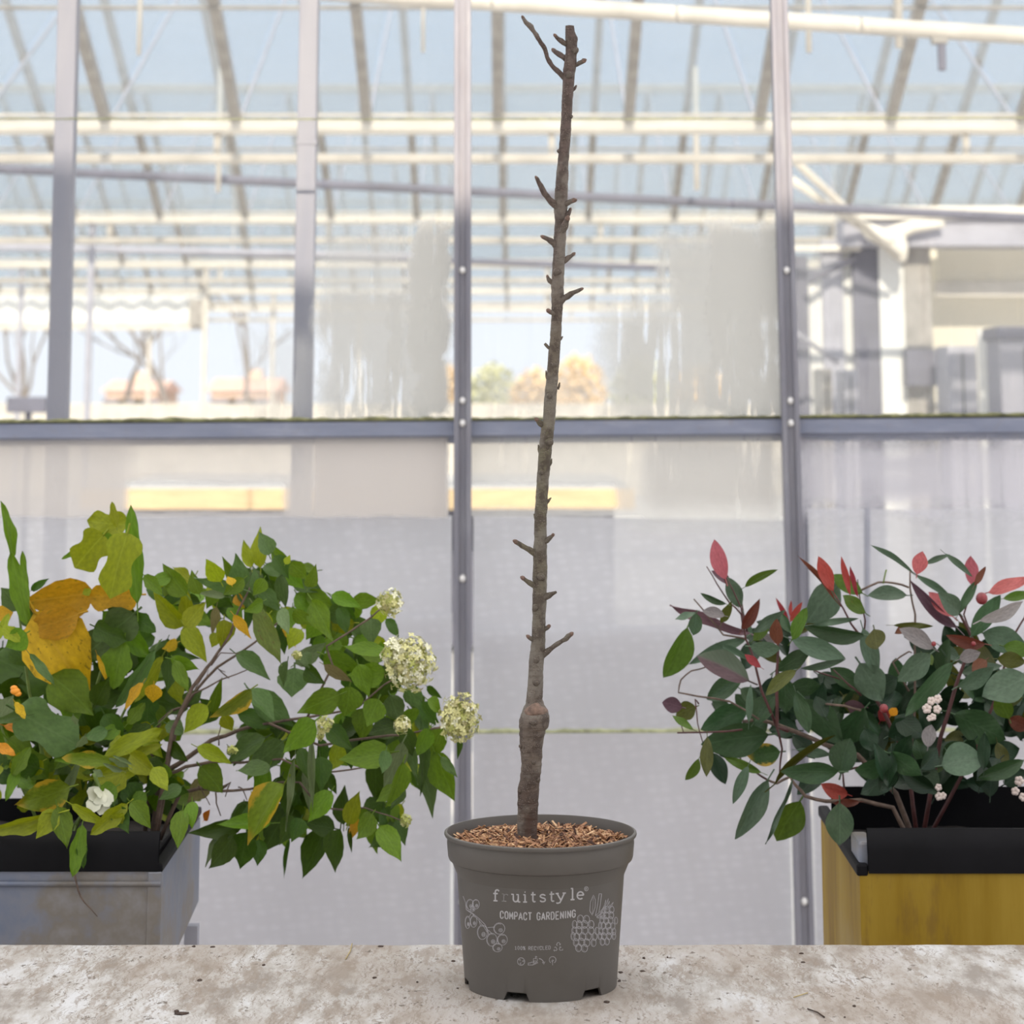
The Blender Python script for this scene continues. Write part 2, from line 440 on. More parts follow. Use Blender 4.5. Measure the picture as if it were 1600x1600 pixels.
# --- glazed partition
wall = thing('wall_back', 'glazed aluminium partition of the greenhouse', None, (0, YW, 0), kind='structure')
ZTOP = 2.78
def gbar(x0, x1):
    """glazing bar through px x0 at y=0 and x1 at y=1470"""
    a = P(x0, 0, YW); c = P(x1, 1470, YW); d = (a - c) / (a.z - c.z)
    lo = c - d * c.z; hi = c + d * (ZTOP - c.z)
    m = MB(); wdt = 27 * SC(700, YW)
    m.bar(lo, hi, wdt, 0.030, up=(0, 1, 0))
    m.bar(lo + Vector((-wdt * 0.36, -0.018, 0)), hi + Vector((-wdt * 0.36, -0.018, 0)), wdt * 0.28, 0.010, up=(0, 1, 0))
    m.bar(lo + Vector((wdt * 0.36, -0.018, 0)), hi + Vector((wdt * 0.36, -0.018, 0)), wdt * 0.28, 0.010, up=(0, 1, 0))
    ob = m.build('glazing_bar', M['alu'], wall, bevel=0.0012)
    return lo, d, ob
sm = MB(); sm.ball((0, 0, 0), (0.0072, 0.005, 0.0072), 10, 6); sm.tube([(0, 0, 0), (0, 0.006, 0)], 0.0085, 10)
screw_mesh = sm.mesh('screw', M['screw'], True)
bars = [(-70, -84), (723, 723), (1216, 1257), (1733, 1805)]
for i, (x0, x1) in enumerate(bars):
    lo, d, ob = gbar(x0, x1)
    for py in ((-60, 423, 626, 661, 903, 1406) if i in (1, 2) else (423, 626, 661, 903, 1406)):
        if i == 2 and py == 903: continue
        z = P(x0, py, YW).z
        p = lo + d * (z - lo.z) + Vector((0, -0.019, 0))
        inst(screw_mesh, ob, Matrix.Translation(p), 'screw')
# rail (slightly out of level, as in the photograph)
def lineY(py0, py1, px):
    return py0 + (py1 - py0) * px / 1600
rl = MB()
for x0, x1, n_ in ((-90, 1900, 1),):
    pa = P(x0, lineY(660, 650, x0), YW + 0.025); pb = P(x1, lineY(660, 650, x1), YW + 0.025)
    ha = 24 * SC(660, YW); hb = 37 * SC(660, YW)
    vs = []
    for p in (pa, pb):
        vs += [p + Vector((0, 0.03, 0)), p + Vector((0, -0.012, 0)), p + Vector((0, -0.020, -0.004)), p + Vector((0, -0.020, -ha)),
               p + Vector((0, -0.004, -ha - 0.003)), p + Vector((0, 0.006, -hb)), p + Vector((0, 0.03, -hb))]
    fs = [tuple(range(7)), tuple(range(13, 6, -1))] + [(i, i + 7, (i + 1) % 7 + 7, (i + 1) % 7) for i in range(7)]
    rl.add(vs, fs)
rl.build('rail', M['rail'], wall)
# sill and head
for z0, z1, nm in ((0.0, 0.12, 'sill'), (ZTOP - 0.05, ZTOP + 0.02, 'head_rail')):
    m = MB(); m.box(-3.2, 3.2, YW - 0.03, YW + 0.04, z0, z1); m.build(nm, M['alu'], wall, bevel=0.002)
# moss on the pane joints and on the rail
def moss(px0, px1, py0, py1, h, y, mt='moss'):
    m = MB(); n = max(8, int((px1 - px0) / 9)); rows = []
    for i in range(n + 1):
        px = px0 + (px1 - px0) * i / n; py = py0 + (py1 - py0) * i / n
        p = P(px, py, y); hh = h / 3800 * YW * (0.55 + 0.9 * abs(noise.noise((px * 0.021, py, 3.0))) + 0.35 * rnd.random())
        rows.append((p + Vector((0, -0.006, -0.001)), p + Vector((0, -0.008, hh * 0.5)), p + Vector((0, 0.0, hh)), p + Vector((0, 0.010, 0))))
    vs = [v for r_ in rows for v in r_]; fs = []
    for i in range(n):
        for k in range(4): fs.append((4 * i + k, 4 * i + (k + 1) % 4, 4 * i + 4 + (k + 1) % 4, 4 * i + 4 + k))
    m.add(vs, fs); o = m.build('moss_line', M[mt], wall); tag(o, 'green brown moss along a pane edge')
moss(-60, 709, 660, 656, 5, YW + 0.008); moss(737, 1219, 656, 652, 3.5, YW + 0.008); moss(1245, 1700, 652, 649, 5, YW + 0.008)
moss(737, 1228, 1145, 1143, 6, YW - 0.003, 'moss_pale'); moss(1262, 1700, 1143, 1141, 6, YW - 0.003, 'moss_pale'); moss(-60, 709, 1147, 1145, 7, YW - 0.003, 'moss_pale')
moss(-60, 709, 186, 187, 2, YW - 0.003, 'moss_pale'); moss(737, 1203, 187, 186, 2, YW - 0.003, 'moss_pale'); moss(1231, 1700, 186, 184, 2, YW - 0.003, 'moss_pale')
# panes: four rows, three bays, every pane an object
fog_up = [m_fog('pane_fog_a', [(600, 640, 450, 652, 0.85, 10), (497, 700, 450, 652, 0.72, 22), (497, 640, 360, 480, 0.40, 25), (380, 497, 520, 660, 0.25, 40), (640, 697, 348, 652, 0.90, 5)], (), 0.8),
          m_fog('pane_fog_b', [(950, 1225, 470, 655, 0.80, 45), (1040, 1225, 365, 655, 0.80, 30), (1100, 1225, 345, 655, 0.92, 12), (745, 930, 590, 655, 0.35, 40)], (), 0.85),
          m_fog('pane_fog_c', [(1240, 1700, 430, 655, 0.12, 40), (1240, 1300, 380, 655, 0.2, 40)], (), 0.5)]
fog_lo = [m_fog('pane_fog_d', [(-100, 700, 680, 808, 0.72, 3), (487, 697, 680, 808, 0.93, 3)], [(195, 445, 754, 803, 0.97, 9), (200, 470, 690, 757, 0.35, 25)], 0, col=(0.80, 0.76, 0.73), rag=0.15),
          m_fog('pane_fog_e', [(697, 1230, 680, 808, 0.50, 3), (995, 1230, 680, 808, 0.92, 40), (985, 1230, 740, 808, 0.75, 55)], [(700, 965, 757, 796, 0.95, 8)], 0.3, col=(0.79, 0.77, 0.74), rag=0.15),
          m_fog('pane_fog_f', [(1240, 1700, 690, 800, 0.62, 25)], (), 0.2, col=(0.74, 0.72, 0.76))]
M['pane_low'] = m_glass('pane_low', (0.985, 0.985, 0.985), 0.06)
rowsz = [(-0.02, P(800, 1143, YW).z), (P(800, 1146, YW).z, P(800, 656, YW).z), (P(800, 656, YW).z, P(800, 186, YW).z), (P(800, 189, YW).z, ZTOP)]
bx = [(P(x0, 0, YW).x, P(x1, 1470, YW).x) for x0, x1 in bars]
def bar_x(i, z):
    a = P(bars[i][0], 0, YW); c = P(bars[i][1], 1470, YW)
    return c.x + (a.x - c.x) * (z - c.z) / (a.z - c.z)
wi = 0
for bay in range(3):
    for r_, (z0, z1) in enumerate(rowsz):
        mat = M['pane_low'] if r_ == 0 else fog_lo[bay] if r_ == 1 else fog_up[bay] if r_ == 2 else M['clear_glass']
        y = YW + 0.017 + (0.005 if r_ % 2 else 0)
        m = MB(); vs = []
        for yy in (y, y + 0.004):
            vs += [(bar_x(bay, z0), yy, z0), (bar_x(bay + 1, z0), yy, z0), (bar_x(bay + 1, z1), yy, z1), (bar_x(bay, z1), yy, z1)]
        m.add(vs, [(0, 1, 2, 3), (7, 6, 5, 4), (0, 4, 5, 1), (1, 5, 6, 2), (2, 6, 7, 3), (3, 7, 4, 0)])
        m.build('glass_pane', mat, wall)
# plain return walls left and right of the frame keep the partition standing
for s_ in (-1, 1):
    m = MB(); m.box(min(s_ * 2.6, s_ * 3.2), max(s_ * 2.6, s_ * 3.2), YW - 0.03, YW + 0.03, 0, ZTOP); m.build('end_panel', M['white_panel'], wall)

# --- bubble wrap hung behind the lower panes
def wrap(px0, px1, py_top, y, mat, label, amp=0.0045, seed=0, step=0.0095, slope=0.0):
    a = P(px0, py_top, y); c = P(px1, py_top + slope, y)
    nx = int((c.x - a.x) / step); z0 = 0.16; nz = int((a.z - z0) / (step * 0.9)); m = MB(); vs = []; fs = []
    for j in range(nz + 1):
        for i in range(nx + 1):
            t = i / nx; x = a.x + (c.x - a.x) * t; zt_ = a.z + (c.z - a.z) * t + 0.004 * noise.noise((x * 5, seed, 1))
            z = z0 + (zt_ - z0) * j / nz
            d = amp if (i + (j % 2)) % 2 == 0 else 0
            wv = 0.010 * noise.noise((x * 2.2, z * 1.6, seed)) + 0.004 * noise.noise((x * 9, z * 7, seed + 5))
            vs.append((x, y - d - wv, z))
    for j in range(nz):
        for i in range(nx):
            k = j * (nx + 1) + i; fs.append((k, k + 1, k + nx + 2, k + nx + 1))
    m.add(vs, fs)
    return tag(m.build('bubble_wrap_sheet', mat, smooth=True, origin=((a.x + c.x) / 2, y, z0), fixn=False), label, 'bubble wrap')
wrap(-80, 706, 806, YW + 0.060, M['wrap'], 'translucent bubble wrap sheet behind the lower left panes, left of the middle bar', seed=1)
wrap(740, 1224, 805, YW + 0.060, M['wrap'], 'translucent bubble wrap sheet behind the lower panes right of the young tree', seed=2, slope=8)
wrap(1262, 1780, 795, YW + 0.060, M['wrap'], 'translucent bubble wrap sheet behind the lower right panes above the red-leaved shrub', seed=3)
wrap(-80, 706, 958, YW + 0.085, M['wrap2'], 'second shorter bubble wrap layer behind the white-flowered shrub', seed=4)
wrap(740, 1224, 978, YW + 0.085, M['wrap2'], 'second shorter bubble wrap layer behind the potted tree trunk', seed=6)
wrap(1262, 1780, 978, YW + 0.085, M['wrap2'], 'second shorter bubble wrap layer behind the red-leaved shrub', seed=8)

# --- inner columns seen through the glass
def column(name, px_top, px_800, wpx, Y, label):
    a = P(px_top, 0, Y); c = P(px_800, 800, Y); d = (a - c) / (a.z - c.z)
    lo = c - d * c.z; hi = c + d * (2.76 - c.z); m = MB()
    ww = wpx * SC(400, Y)
    m.bar(lo, hi, ww, ww, up=(0, 1, 0))
    o = thing(name, label, 'column', lo, kind='structure')
    m.build('shaft', M['column'], o, bevel=0.003)
    m = MB(); m.box(lo.x - 0.06, lo.x + 0.06, Y - 0.06, Y + 0.06, 0, 0.012); m.build('base_plate', M['column'], o)
    m = MB(); z = P(0, 224, Y).z; p = c + d * (z - c.z); m.box(p.x - ww * 0.54, p.x + ww * 0.54, Y - ww * 0.54, Y + ww * 0.54, z - 0.004, z + 0.004)
    if px_top > 300: m.build('joint_band', M['column'], o)
    return o
column('support_column', 108, 87, 31, 5.75, 'square steel column behind the glass, nearest the left edge')
column('support_column', 484, 470, 30, 5.75, 'square steel column behind the glass, left of the middle glazing bar')

# --- greenhouse roof: spans of 6.4 m, gutters, girder chords, rafters, single roof panes
ZG = 1.48 + 1.34
SPAN = 6.4; Y0 = 5.60; NS = 5; RISE = 1.40; PITCH = 0.655; XC = P(778, 180, 12.0).x
roof = thing('ceiling', 'glass roof of the greenhouse with white gutters and steel rafters', None, (0, Y0, ZG), kind='structure')
raf = MB(); raf.bar((0, 0, 0), (0, SPAN / 2, RISE), 0.010, 0.024)
raf_me = raf.mesh('rafter', M['grey_steel'])
raf2 = MB(); raf2.bar((0, 0, 0), (0, -SPAN / 2, RISE), 0.050, 0.060)
raf2_me = raf2.mesh('rafter', M['rafter'])
sl_ = math.hypot(SPAN / 2, RISE)
def pane_mesh(sgn):
    m = MB(); vs = []
    nv = Vector((0, -sgn * RISE, SPAN / 2)).normalized() * 0.004
    for o in (Vector((0, 0, 0)), nv):
        for x, t in ((0.02, 0), (PITCH - 0.02, 0), (PITCH - 0.02, 1), (0.02, 1)):
            vs.append(Vector((x, sgn * SPAN / 2 * t, RISE * t + 0.036)) + o)
    m.add(vs, [(0, 3, 2, 1), (4, 5, 6, 7), (0, 1, 5, 4), (1, 2, 6, 5), (2, 3, 7, 6), (3, 0, 4, 7)])
    return m.mesh('roof_pane', M['roof_glass'])
pm = {1: pane_mesh(1), -1: pane_mesh(-1)}
for k in range(NS):
    ya = Y0 + k * SPAN; yb = ya + SPAN
    half = 5.0 + k * 1.6
    n0 = int(math.floor((-half - XC) / PITCH)); n1 = int(math.ceil((half - XC) / PITCH))
    for i in range(n0, n1 + 1):
        x = XC + i * PITCH
        inst(raf_me, roof, Matrix.Translation((x, ya, ZG)), 'rafter')
        inst(raf2_me, roof, Matrix.Translation((x, yb, ZG)), 'rafter')
        if i < n1:
            inst(pm[1], roof, Matrix.Translation((x, ya, ZG)), 'roof_pane')
            inst(pm[-1], roof, Matrix.Translation((x, yb, ZG)), 'roof_pane')
    m = MB(); m.box(-half - 1, half + 1, ya + SPAN / 2 - 0.04, ya + SPAN / 2 + 0.04, ZG + RISE - 0.03, ZG + RISE + 0.05); m.build('ridge_beam', M['rafter'], roof)
    if k < 2:   # purlin under the far slope
        m = MB(); zz = ZG + 0.47 * 1.0; yy = yb - 0.47 / RISE * SPAN / 2
        m.tube([(-half, yy, zz - 0.04), (half, yy, zz - 0.04)], 0.011, 8); m.build('purlin', M['rafter'], roof)
for k in range(0, NS + 1):
    y = Y0 + k * SPAN; half = 6.5 + k * 1.6
    if k == 0:
        m = MB(); m.box(-half, half, y - 0.06, y + 0.10, ZG - 0.04, ZG + 0.05); m.build('gutter', M['gutter'], roof); continue
    m = MB()
    m.prism([(y - 0.09, ZG - 0.022), (y - 0.075, ZG - 0.036), (y + 0.075, ZG - 0.036), (y + 0.09, ZG + 0.032), (y + 0.075, ZG + 0.032), (y + 0.066, ZG - 0.02), (y - 0.066, ZG - 0.02), (y - 0.075, ZG + 0.022), (y - 0.09, ZG + 0.022)], -half, half)
    m.build('gutter', M['gutter'], roof)
    m = MB(); m.box(-half, half, y - 0.115, y - 0.095, ZG + 0.036, ZG + 0.052); o = m.build('moss_line', M['pipe'], roof)
    m = MB(); m.tube([(-half, y - 0.02, ZG - 0.165), (half, y - 0.02, ZG - 0.165)], 0.026, 10); m.build('girder_chord', M['pipe'], roof, smooth=True)
    i = 0; x = -half + 0.3
    while x < half:
        m = MB(); m.box(x - 0.016, x + 0.016, y - 0.03, y + 0.0, ZG - 0.165, ZG - 0.03); m.build('girder_strut', M['pipe'], roof)
        x += 1.28 + 0.4 * ((i * 7) % 3); i += 1
# columns that carry the gutters, further in
for k, pxs in ((2, (137,)), (3, (28, 318, 1330)), (4, (425, 232, 560))):
    for px in pxs:
        y = Y0 + k * SPAN; x = P(px, 600, y).x
        m = MB(); m.bar((x, y, 0), (x, y, ZG - 0.03), 0.045, 0.045, up=(0, 1, 0))
        tag(m.build('support_column', M['grey_steel'] if px < 200 else M['pipe'], origin=(x, y, 0)), 'slim steel column under a far gutter', kind='structure')

# pipes and hangers under the roof
def pipe(a, c, ya, yc, r, mat, label, name='roof_pipe', hang=None):
    pa = P(a[0], a[1], ya); pc = P(c[0], c[1], yc); d = pc - pa
    pa2 = pa - d * 0.25; pc2 = pc + d * 0.25
    root = thing(name, label, 'pipe', (pa + pc) / 2)
    m = MB(); n = 12
    m.tube([pa2 + (pc2 - pa2) * i / n for i in range(n + 1)], r, 12)
    m.build('tube', mat, root, smooth=True)
    for t in (0.07, 0.93):
        q = pa2 + (pc2 - pa2) * t; m = MB(); yy = q.y - Y0; f = (yy % SPAN); h = ZG + (min(f, SPAN - f) / (SPAN / 2)) * RISE
        m.tube([q + Vector((0, 0, r)), Vector((q.x, q.y, h))], 0.006, 6); m.build('hanger_rod', M['pipe'], root)
    return root
pipe((640, -4), (1600, 56), 8.4, 8.4, 0.031, M['pipe'], 'pale sloping pipe under the roof at the top right')
pipe((0, 264), (1600, 340), 13.2, 13.6, 0.026, M['dark_steel'], 'dark sloping pipe crossing below the nearest far gutter')
pipe((0, 386), (560, 398), 20.5, 20.5, 0.03, M['grey_steel'], 'grey pipe under the second gutter on the left')
pipe((470, 400), (1200, 424), 22.0, 22.0, 0.03, M['dark_steel'], 'grey pipe under the third gutter in the middle')
# short hanging rods in the roof
for i, (px, y0, y1, wp, Y) in enumerate(((661, -20, 82, 6, 9.5), (217, -20, 86, 8, 9.5), (1264, -20, 82, 9, 9.5), (1405, -20, 75, 13, 9.0), (1089, 190, 297, 9, 13.0), (341, 190, 300, 8, 13.0))):
    m = MB(); a = P(px, y1, Y); c = P(px + (2 if i % 2 else -1), y0, Y)
    f = (Y - Y0) % SPAN; zt_ = ZG + (min(f, SPAN - f) / (SPAN / 2)) * RISE
    c = Vector((c.x, c.y, zt_)) if i < 5 else Vector((c.x, c.y, zt_))
    m.tube([a, a + (c - a) * 0.5, c], wp / 2 / 3800 * Y, 8)
    tag(m.build('hanging_rod', M['pipe'], smooth=True, origin=tuple(c)),
        ['thin pale rod hanging from the roof right of the second column', 'thin pale rod hanging from the roof between the two columns, highest one', 'pale rod hanging just right of the right glazing bar top', 'thick pale rod hanging at the top right beside the dark bracket', 'short white rod hanging below the girder left of the right glazing bar', 'short white rod hanging below the girder between the two columns'][i], 'rod')
# dark bracket below the pale pipe
br = thing('pipe_bracket', 'dark steel bracket hanging under the pale pipe at the top right', 'bracket', P(1471, 66, 8.4))
m = MB(); a = P(1465, 62, 8.4); c = P(1478, 110, 8.4); m.box(a.x, c.x, 8.385, 8.415, c.z, a.z); m.build('arm', M['dark_steel'], br, bevel=0.003)
m = MB(); a = P(1455, 58, 8.4); c = P(1480, 69, 8.4); m.box(a.x, c.x, 8.38, 8.42, c.z, a.z); m.build('plate', M['rafter'], br, bevel=0.003)
# diagonal braces at right
for i, (a, c, r, mt, lb) in enumerate((((1228, 238), (1402, 402), 0.024, 'pipe', 'upper pale diagonal brace right of the right glazing bar'),
                                       ((1238, 282), (1342, 352), 0.026, 'gutter', 'lower white diagonal brace right of the right glazing bar'),
                                       ((1262, 440), (1338, 402), 0.022, 'dark_steel', 'dark diagonal brace below the grey beam on the right'),
                                       ((1244, 520), (1308, 566), 0.015, 'grey_steel', 'thin grey diagonal brace low on the right'))):
    ya_, yc_ = (14.80, 14.90) if i == 2 else (13.9 + i * 0.09, 14.58 + i * 0.04); m = MB(); m.tube([P(*a, ya_), P(*c, yc_)], r, 8)
    tag(m.build('diagonal_brace', M[mt], smooth=True, origin=tuple(P(*a, ya_))), lb, 'brace')

# --- far end of the house and beyond
m = MB(); m.box(-16, 16, 37.7, 37.8, 0, 1.38)
tag(m.build('wall_end', M['pipe']), 'low white end wall far inside the greenhouse', kind='structure')
bench = thing('growing_bench', 'long growing bench with a sunlit tan edge board behind the lower panes', 'bench', (-0.85, 15.5, 0))
xa = P(150, 0, 14).x; xb = P(985, 0, 14).x; zt2 = P(800, 764, 14).z; zb2 = P(800, 796, 14).z
m = MB(); m.box(xa, xb, 14.03, 17, zt2 - 0.06, zt2 - 0.01); m.build('bench_top', M['concrete'], bench)
m = MB(); m.box(xa, xb, 14.0, 14.03, zb2, zt2); m.build('edge_board', M['tan_wood'], bench)
for x in (xa + 0.2, xb - 0.2, (xa + xb) / 2):
    for y in (14.1, 16.8):
        m = MB(); m.box(x - 0.03, x + 0.03, y - 0.03, y + 0.03, 0, zt2 - 0.06); m.build('leg', M['dark_steel'], bench)
m = MB(); m.box(xa + 0.1, xb - 0.1, 14.5, 14.54, 0.05, zt2 - 0.08); m.build('skirt', M['dark_steel'], bench)
hb = thing('control_box', 'dark control box beside the left edge low behind the glass', 'box', P(40, 640, 16))
a = P(9, 645, 16); c = P(72, 620, 16); m = MB(); m.box(a.x, c.x, 16, 16.2, a.z, c.z); m.build('casing', M['dark_steel'], hb, bevel=0.01)
m = MB(); m.box(a.x + 0.11, a.x + 0.15, 16.08, 16.12, 0, a.z); m.build('post', M['dark_steel'], hb)
cur = thing('shade_curtain', 'pale grey shade curtain hanging across the far left of the house', 'curtain', P(160, 420, 31))
a = P(-120, 503, 31.0); c = P(318, 432, 31.0)
m = MB(); n = 60; vs = []; fs = []
for i in range(n + 1):
    x = a.x + (c.x - a.x) * i / n; y = 31.0 + 0.05 * math.sin(i * 1.3)
    for z in (a.z, (a.z + c.z) / 2, ZG - 0.05): vs += [(x, y, z), (x, y + 0.01, z)]
for i in range(n):
    for k in range(2):
        q = i * 6 + k * 2; fs += [(q, q + 6, q + 8, q + 2), (q + 1, q + 3, q + 9, q + 7)]
m.add(vs, fs); m.build('cloth', M['white_panel'], cur, smooth=True, fixn=False)
m = MB(); m.box(a.x, c.x, 30.97, 31.03, a.z - 0.10, a.z); m.build('bottom_bar', M['pipe'], cur)
m = MB(); p = P(308, 487, 30.8); m.box(p.x - 0.10, p.x + 0.10, 30.75, 30.85, p.z - 0.16, p.z + 0.16); m.build('motor_box', M['rafter'], cur)

# bare trees beyond the end wall
def bare_tree(px, Y, h, label, seed):
    rr = random.Random(seed); x = P(px, 600, Y).x
    root = thing('bare_tree', label, 'tree', (x, Y, 0), 'bare trees beyond the end wall')
    m = MB(); br_ = MB()
    def grow(mb, p, d, L, r, depth):
        pts = [p]; n = 4
        for i in range(n):
            d = (d + Vector((rr.uniform(-.22, .22), rr.uniform(-.2, .2), rr.uniform(-.05, .12)))).normalized()
            pts.append(pts[-1] + d * L / n)
        mb.tube(pts, [r * (1 - 0.5 * i / n) for i in range(n + 1)], 6)
        if depth > 0:
            for _ in range(3 if depth > 1 else 2):
                k = rr.randint(1, n); q = pts[k]
                nd = (d + Vector((rr.uniform(-1, 1), rr.uniform(-.8, .8), rr.uniform(-.1, .7)))).normalized()
                grow(br_, q, nd, L * rr.uniform(.55, .8), r * 0.55, depth - 1)
    grow(m, Vector((x, Y, 0)), Vector((0.05, 0, 1)), h * 0.55, 0.07, 5)
    m.build('trunk', M['tree_bark'], root); br_.build('branches', M['tree_bark'], root)
bare_tree(60, 46, 5.2, 'bare winter tree far behind the glass at the left edge', 4)
bare_tree(275, 50, 5.0, 'bare winter tree far behind the glass between the two columns', 7)
bare_tree(190, 58, 5.0, 'bare winter tree far behind the glass right of the left column', 9)
bare_tree(395, 48, 5.2, 'bare winter tree far behind the glass just left of the second column', 21)
def house(px0, px1, pyt, pyr, Y, label):
    a = P(px0, pyr, Y); c = P(px1, pyr, Y); t = P(px0, pyt, Y).z
    root = thing('house', label, 'house', ((a.x + c.x) / 2, Y + 3, 0))
    m = MB(); m.box(a.x, c.x, Y, Y + 6, 0, a.z); m.build('walls', M['brick_wall'], root)
    m = MB(); m.prism([(Y - 0.3, a.z), (Y + 6.3, a.z), (Y + 3, t)], a.x - 0.2, c.x + 0.2); m.build('roof', M['roof_tile'], root)
    m = MB(); x = c.x - 1; m.box(x - 0.3, x + 0.3, Y + 2.7, Y + 3.3, a.z, t + 0.35); m.build('chimney', M['brick_wall'], root)
    for i in range(3):
        x = a.x + (c.x - a.x) * (0.2 + 0.3 * i); m = MB(); m.box(x - 0.5, x + 0.5, Y - 0.03, Y, 0.7, 1.4); m.build('window', M['dark_steel'], root)
house(165, 245, 594, 612, 95, 'red roofed house far away, left one behind the left column')
house(330, 425, 590, 612, 95, 'red roofed house far away, left of the second column')
def hedge(px, pyt, r, Y, mt, label, seed):
    rr = random.Random(seed); c = P(px, pyt, Y); root = thing('distant_bush', label, 'bush', (c.x, Y, 0), 'bushes beyond the end wall')
    m = MB(); L = MB()
    R_ = r / 3800 * Y; top = c.z; hgt = top
    for i in range(900):
        while True:
            q = Vector((rr.uniform(-1, 1), rr.uniform(-1, 1), rr.uniform(-1, 1)))
            if q.length < 1: break
        p = Vector((c.x + q.x * R_, Y + q.y * R_, hgt * 0.55 + q.z * hgt * 0.45))
        s_ = rr.uniform(0.06, 0.13)
        u = Vector((rr.uniform(-1, 1), rr.uniform(-1, 1), rr.uniform(-1, 1))).normalized(); v = u.orthogonal().normalized()
        L.add([p - u * s_, p + v * s_ * .6, p + u * s_, p - v * s_ * .6], [(0, 1, 2, 3)])
    tag(L.build('foliage', M[mt], root, fixn=False), kind='stuff')
    m.tube([(c.x, Y, 0), (c.x + .05, Y, hgt * 0.7)], [0.06, 0.03], 6); m.build('stem', M['tree_bark'], root)
hedge(770, 566, 45, 60, 'hedge_g', 'green bush far away just right of the middle glazing bar', 1)
hedge(840, 572, 45, 58, 'hedge_o', 'orange autumn bush far away behind the tree trunk', 2)
hedge(905, 550, 45, 60, 'hedge_o', 'taller orange autumn bush far away right of the tree trunk', 3)
hedge(1000, 556, 50, 66, 'hedge_g', 'green bush far away behind the fogged pane', 4)
hedge(700, 570, 30, 62, 'hedge_o', 'orange bush far away hidden partly by the middle glazing bar', 5)
hedge(1092, 566, 46, 70, 'hedge_o', 'orange bush far away deep behind the fogged pane', 6)

# --- packing shed inside, at right
YS = 15.0
shed = thing('packing_shed', 'pale packing shed with grey columns and a wide opening, behind the right panes', 'shed', P(1450, 620, YS) * 1.0)
shed.location = (P(1450, 620, YS).x, YS, 0)
def sb(name, x0, x1, y0, y1, mt, Ya, Yb, ground=False, par=shed, bev=0.0):
    a = P(x0, y1, Ya); c = P(x1, y0, Ya); m = MB()
    m.box(a.x, c.x, Ya, Yb, 0 if ground else a.z, c.z); return m.build(name, M[mt], par, bevel=bev)
sb('back_wall', 1385, 1760, 372, 800, 'cream_wall', YS + 0.6, YS + 0.7, True)
sb('steel_beam', 1318, 1760, 342, 384, 'grey_steel', YS - 0.25, YS + 0.1)
sb('beam_top', 1318, 1760, 322, 342, 'gutter', YS - 0.30, YS + 0.1)
sb('wall_panel', 1384, 1420, 372, 800, 'white_panel', YS - 0.02, YS + 0.05, True)
sb('door_post', 1424, 1453, 384, 800, 'rafter', YS - 0.05, YS + 0.1, True)
sb('junction_box', 1418, 1465, 546, 603, 'dark_steel', YS - 0.2, YS - 0.05, False)
sb('roller_shutter', 1468, 1760, 378, 462, 'cream_wall', YS + 0.30, YS + 0.36)
sb('shutter_bar', 1462, 1760, 440, 463, 'pipe', YS + 0.26, YS + 0.30)
for i, (x0, x1, yt) in enumerate(((1243, 1262, 400), (1293, 1316, 375), (1341, 1376, 378))):
    sb('grey_pillar', x0, x1, yt, 800, 'dark_steel' if i != 1 else 'grey_steel', YS, YS + 0.1, True)
for i, (x0, x1, yt, mt) in enumerate(((1262, 1293, 430, 'white_panel'), (1316, 1341, 390, 'white_panel'), (1376, 1384, 378, 'white_panel'))):
    sb('wall_panel', x0, x1, yt, 800, mt, YS + 0.05, YS + 0.1, True)
sb('cross_rail', 1236, 1345, 383, 392, 'gutter', YS - 0.06, YS)
# things standing in front of the shed
def crate(x0, x1, yt, Y, mt, label, cat, lid=None):
    a = P(x0, yt, Y); c = P(x1, yt, Y)
    root = thing('storage_cabinet', label, cat, ((a.x + c.x) / 2, Y + .2, 0)); m = MB()
    m.box(a.x, c.x, Y, Y + 0.4, 0, a.z); m.build('body', M[mt], root, bevel=0.006)
    m = MB(); m.box((a.x + c.x) / 2 - 0.004, (a.x + c.x) / 2 + 0.004, Y - 0.004, Y + 0.01, 0.08, a.z - 0.04); m.build('door_gap', M['lining'], root)
    m = MB(); m.box((a.x + c.x) / 2 + 0.02, (a.x + c.x) / 2 + 0.035, Y - 0.02, Y, a.z * 0.55, a.z * 0.55 + 0.12); m.build('handle', M['screw'], root)
    if lid:
        m = MB(); m.box(a.x - 0.02, c.x + 0.02, Y - 0.02, Y + 0.42, a.z, a.z + lid); m.build('lid', M['dark_steel'], root, bevel=0.01)
crate(1480, 1526, 540, 14.2, 'grey_steel', 'grey steel cabinet in front of the cream shed wall', 'cabinet')
crate(1562, 1640, 530, 13.6, 'column', 'pale cabinet with a dark lid at the right edge behind the glass', 'cabinet', 0.07)
crate(1283, 1300, 576, 14.0, 'rafter', 'narrow dark brown cabinet between the grey pillars', 'cabinet')
crate(1318, 1340, 578, 14.3, 'grey_steel', 'narrow grey cabinet left of the widest grey pillar', 'cabinet')
m = MB(); a = P(1538, 800, 14.1); c = P(1554, 515, 14.1); m.box(a.x, c.x, 14.08, 14.14, 0, c.z)
tag(m.build('plank', M['white_panel'], origin=(a.x, 14.0, 0)), 'pale upright plank beside the cabinet with the dark lid', 'plank')
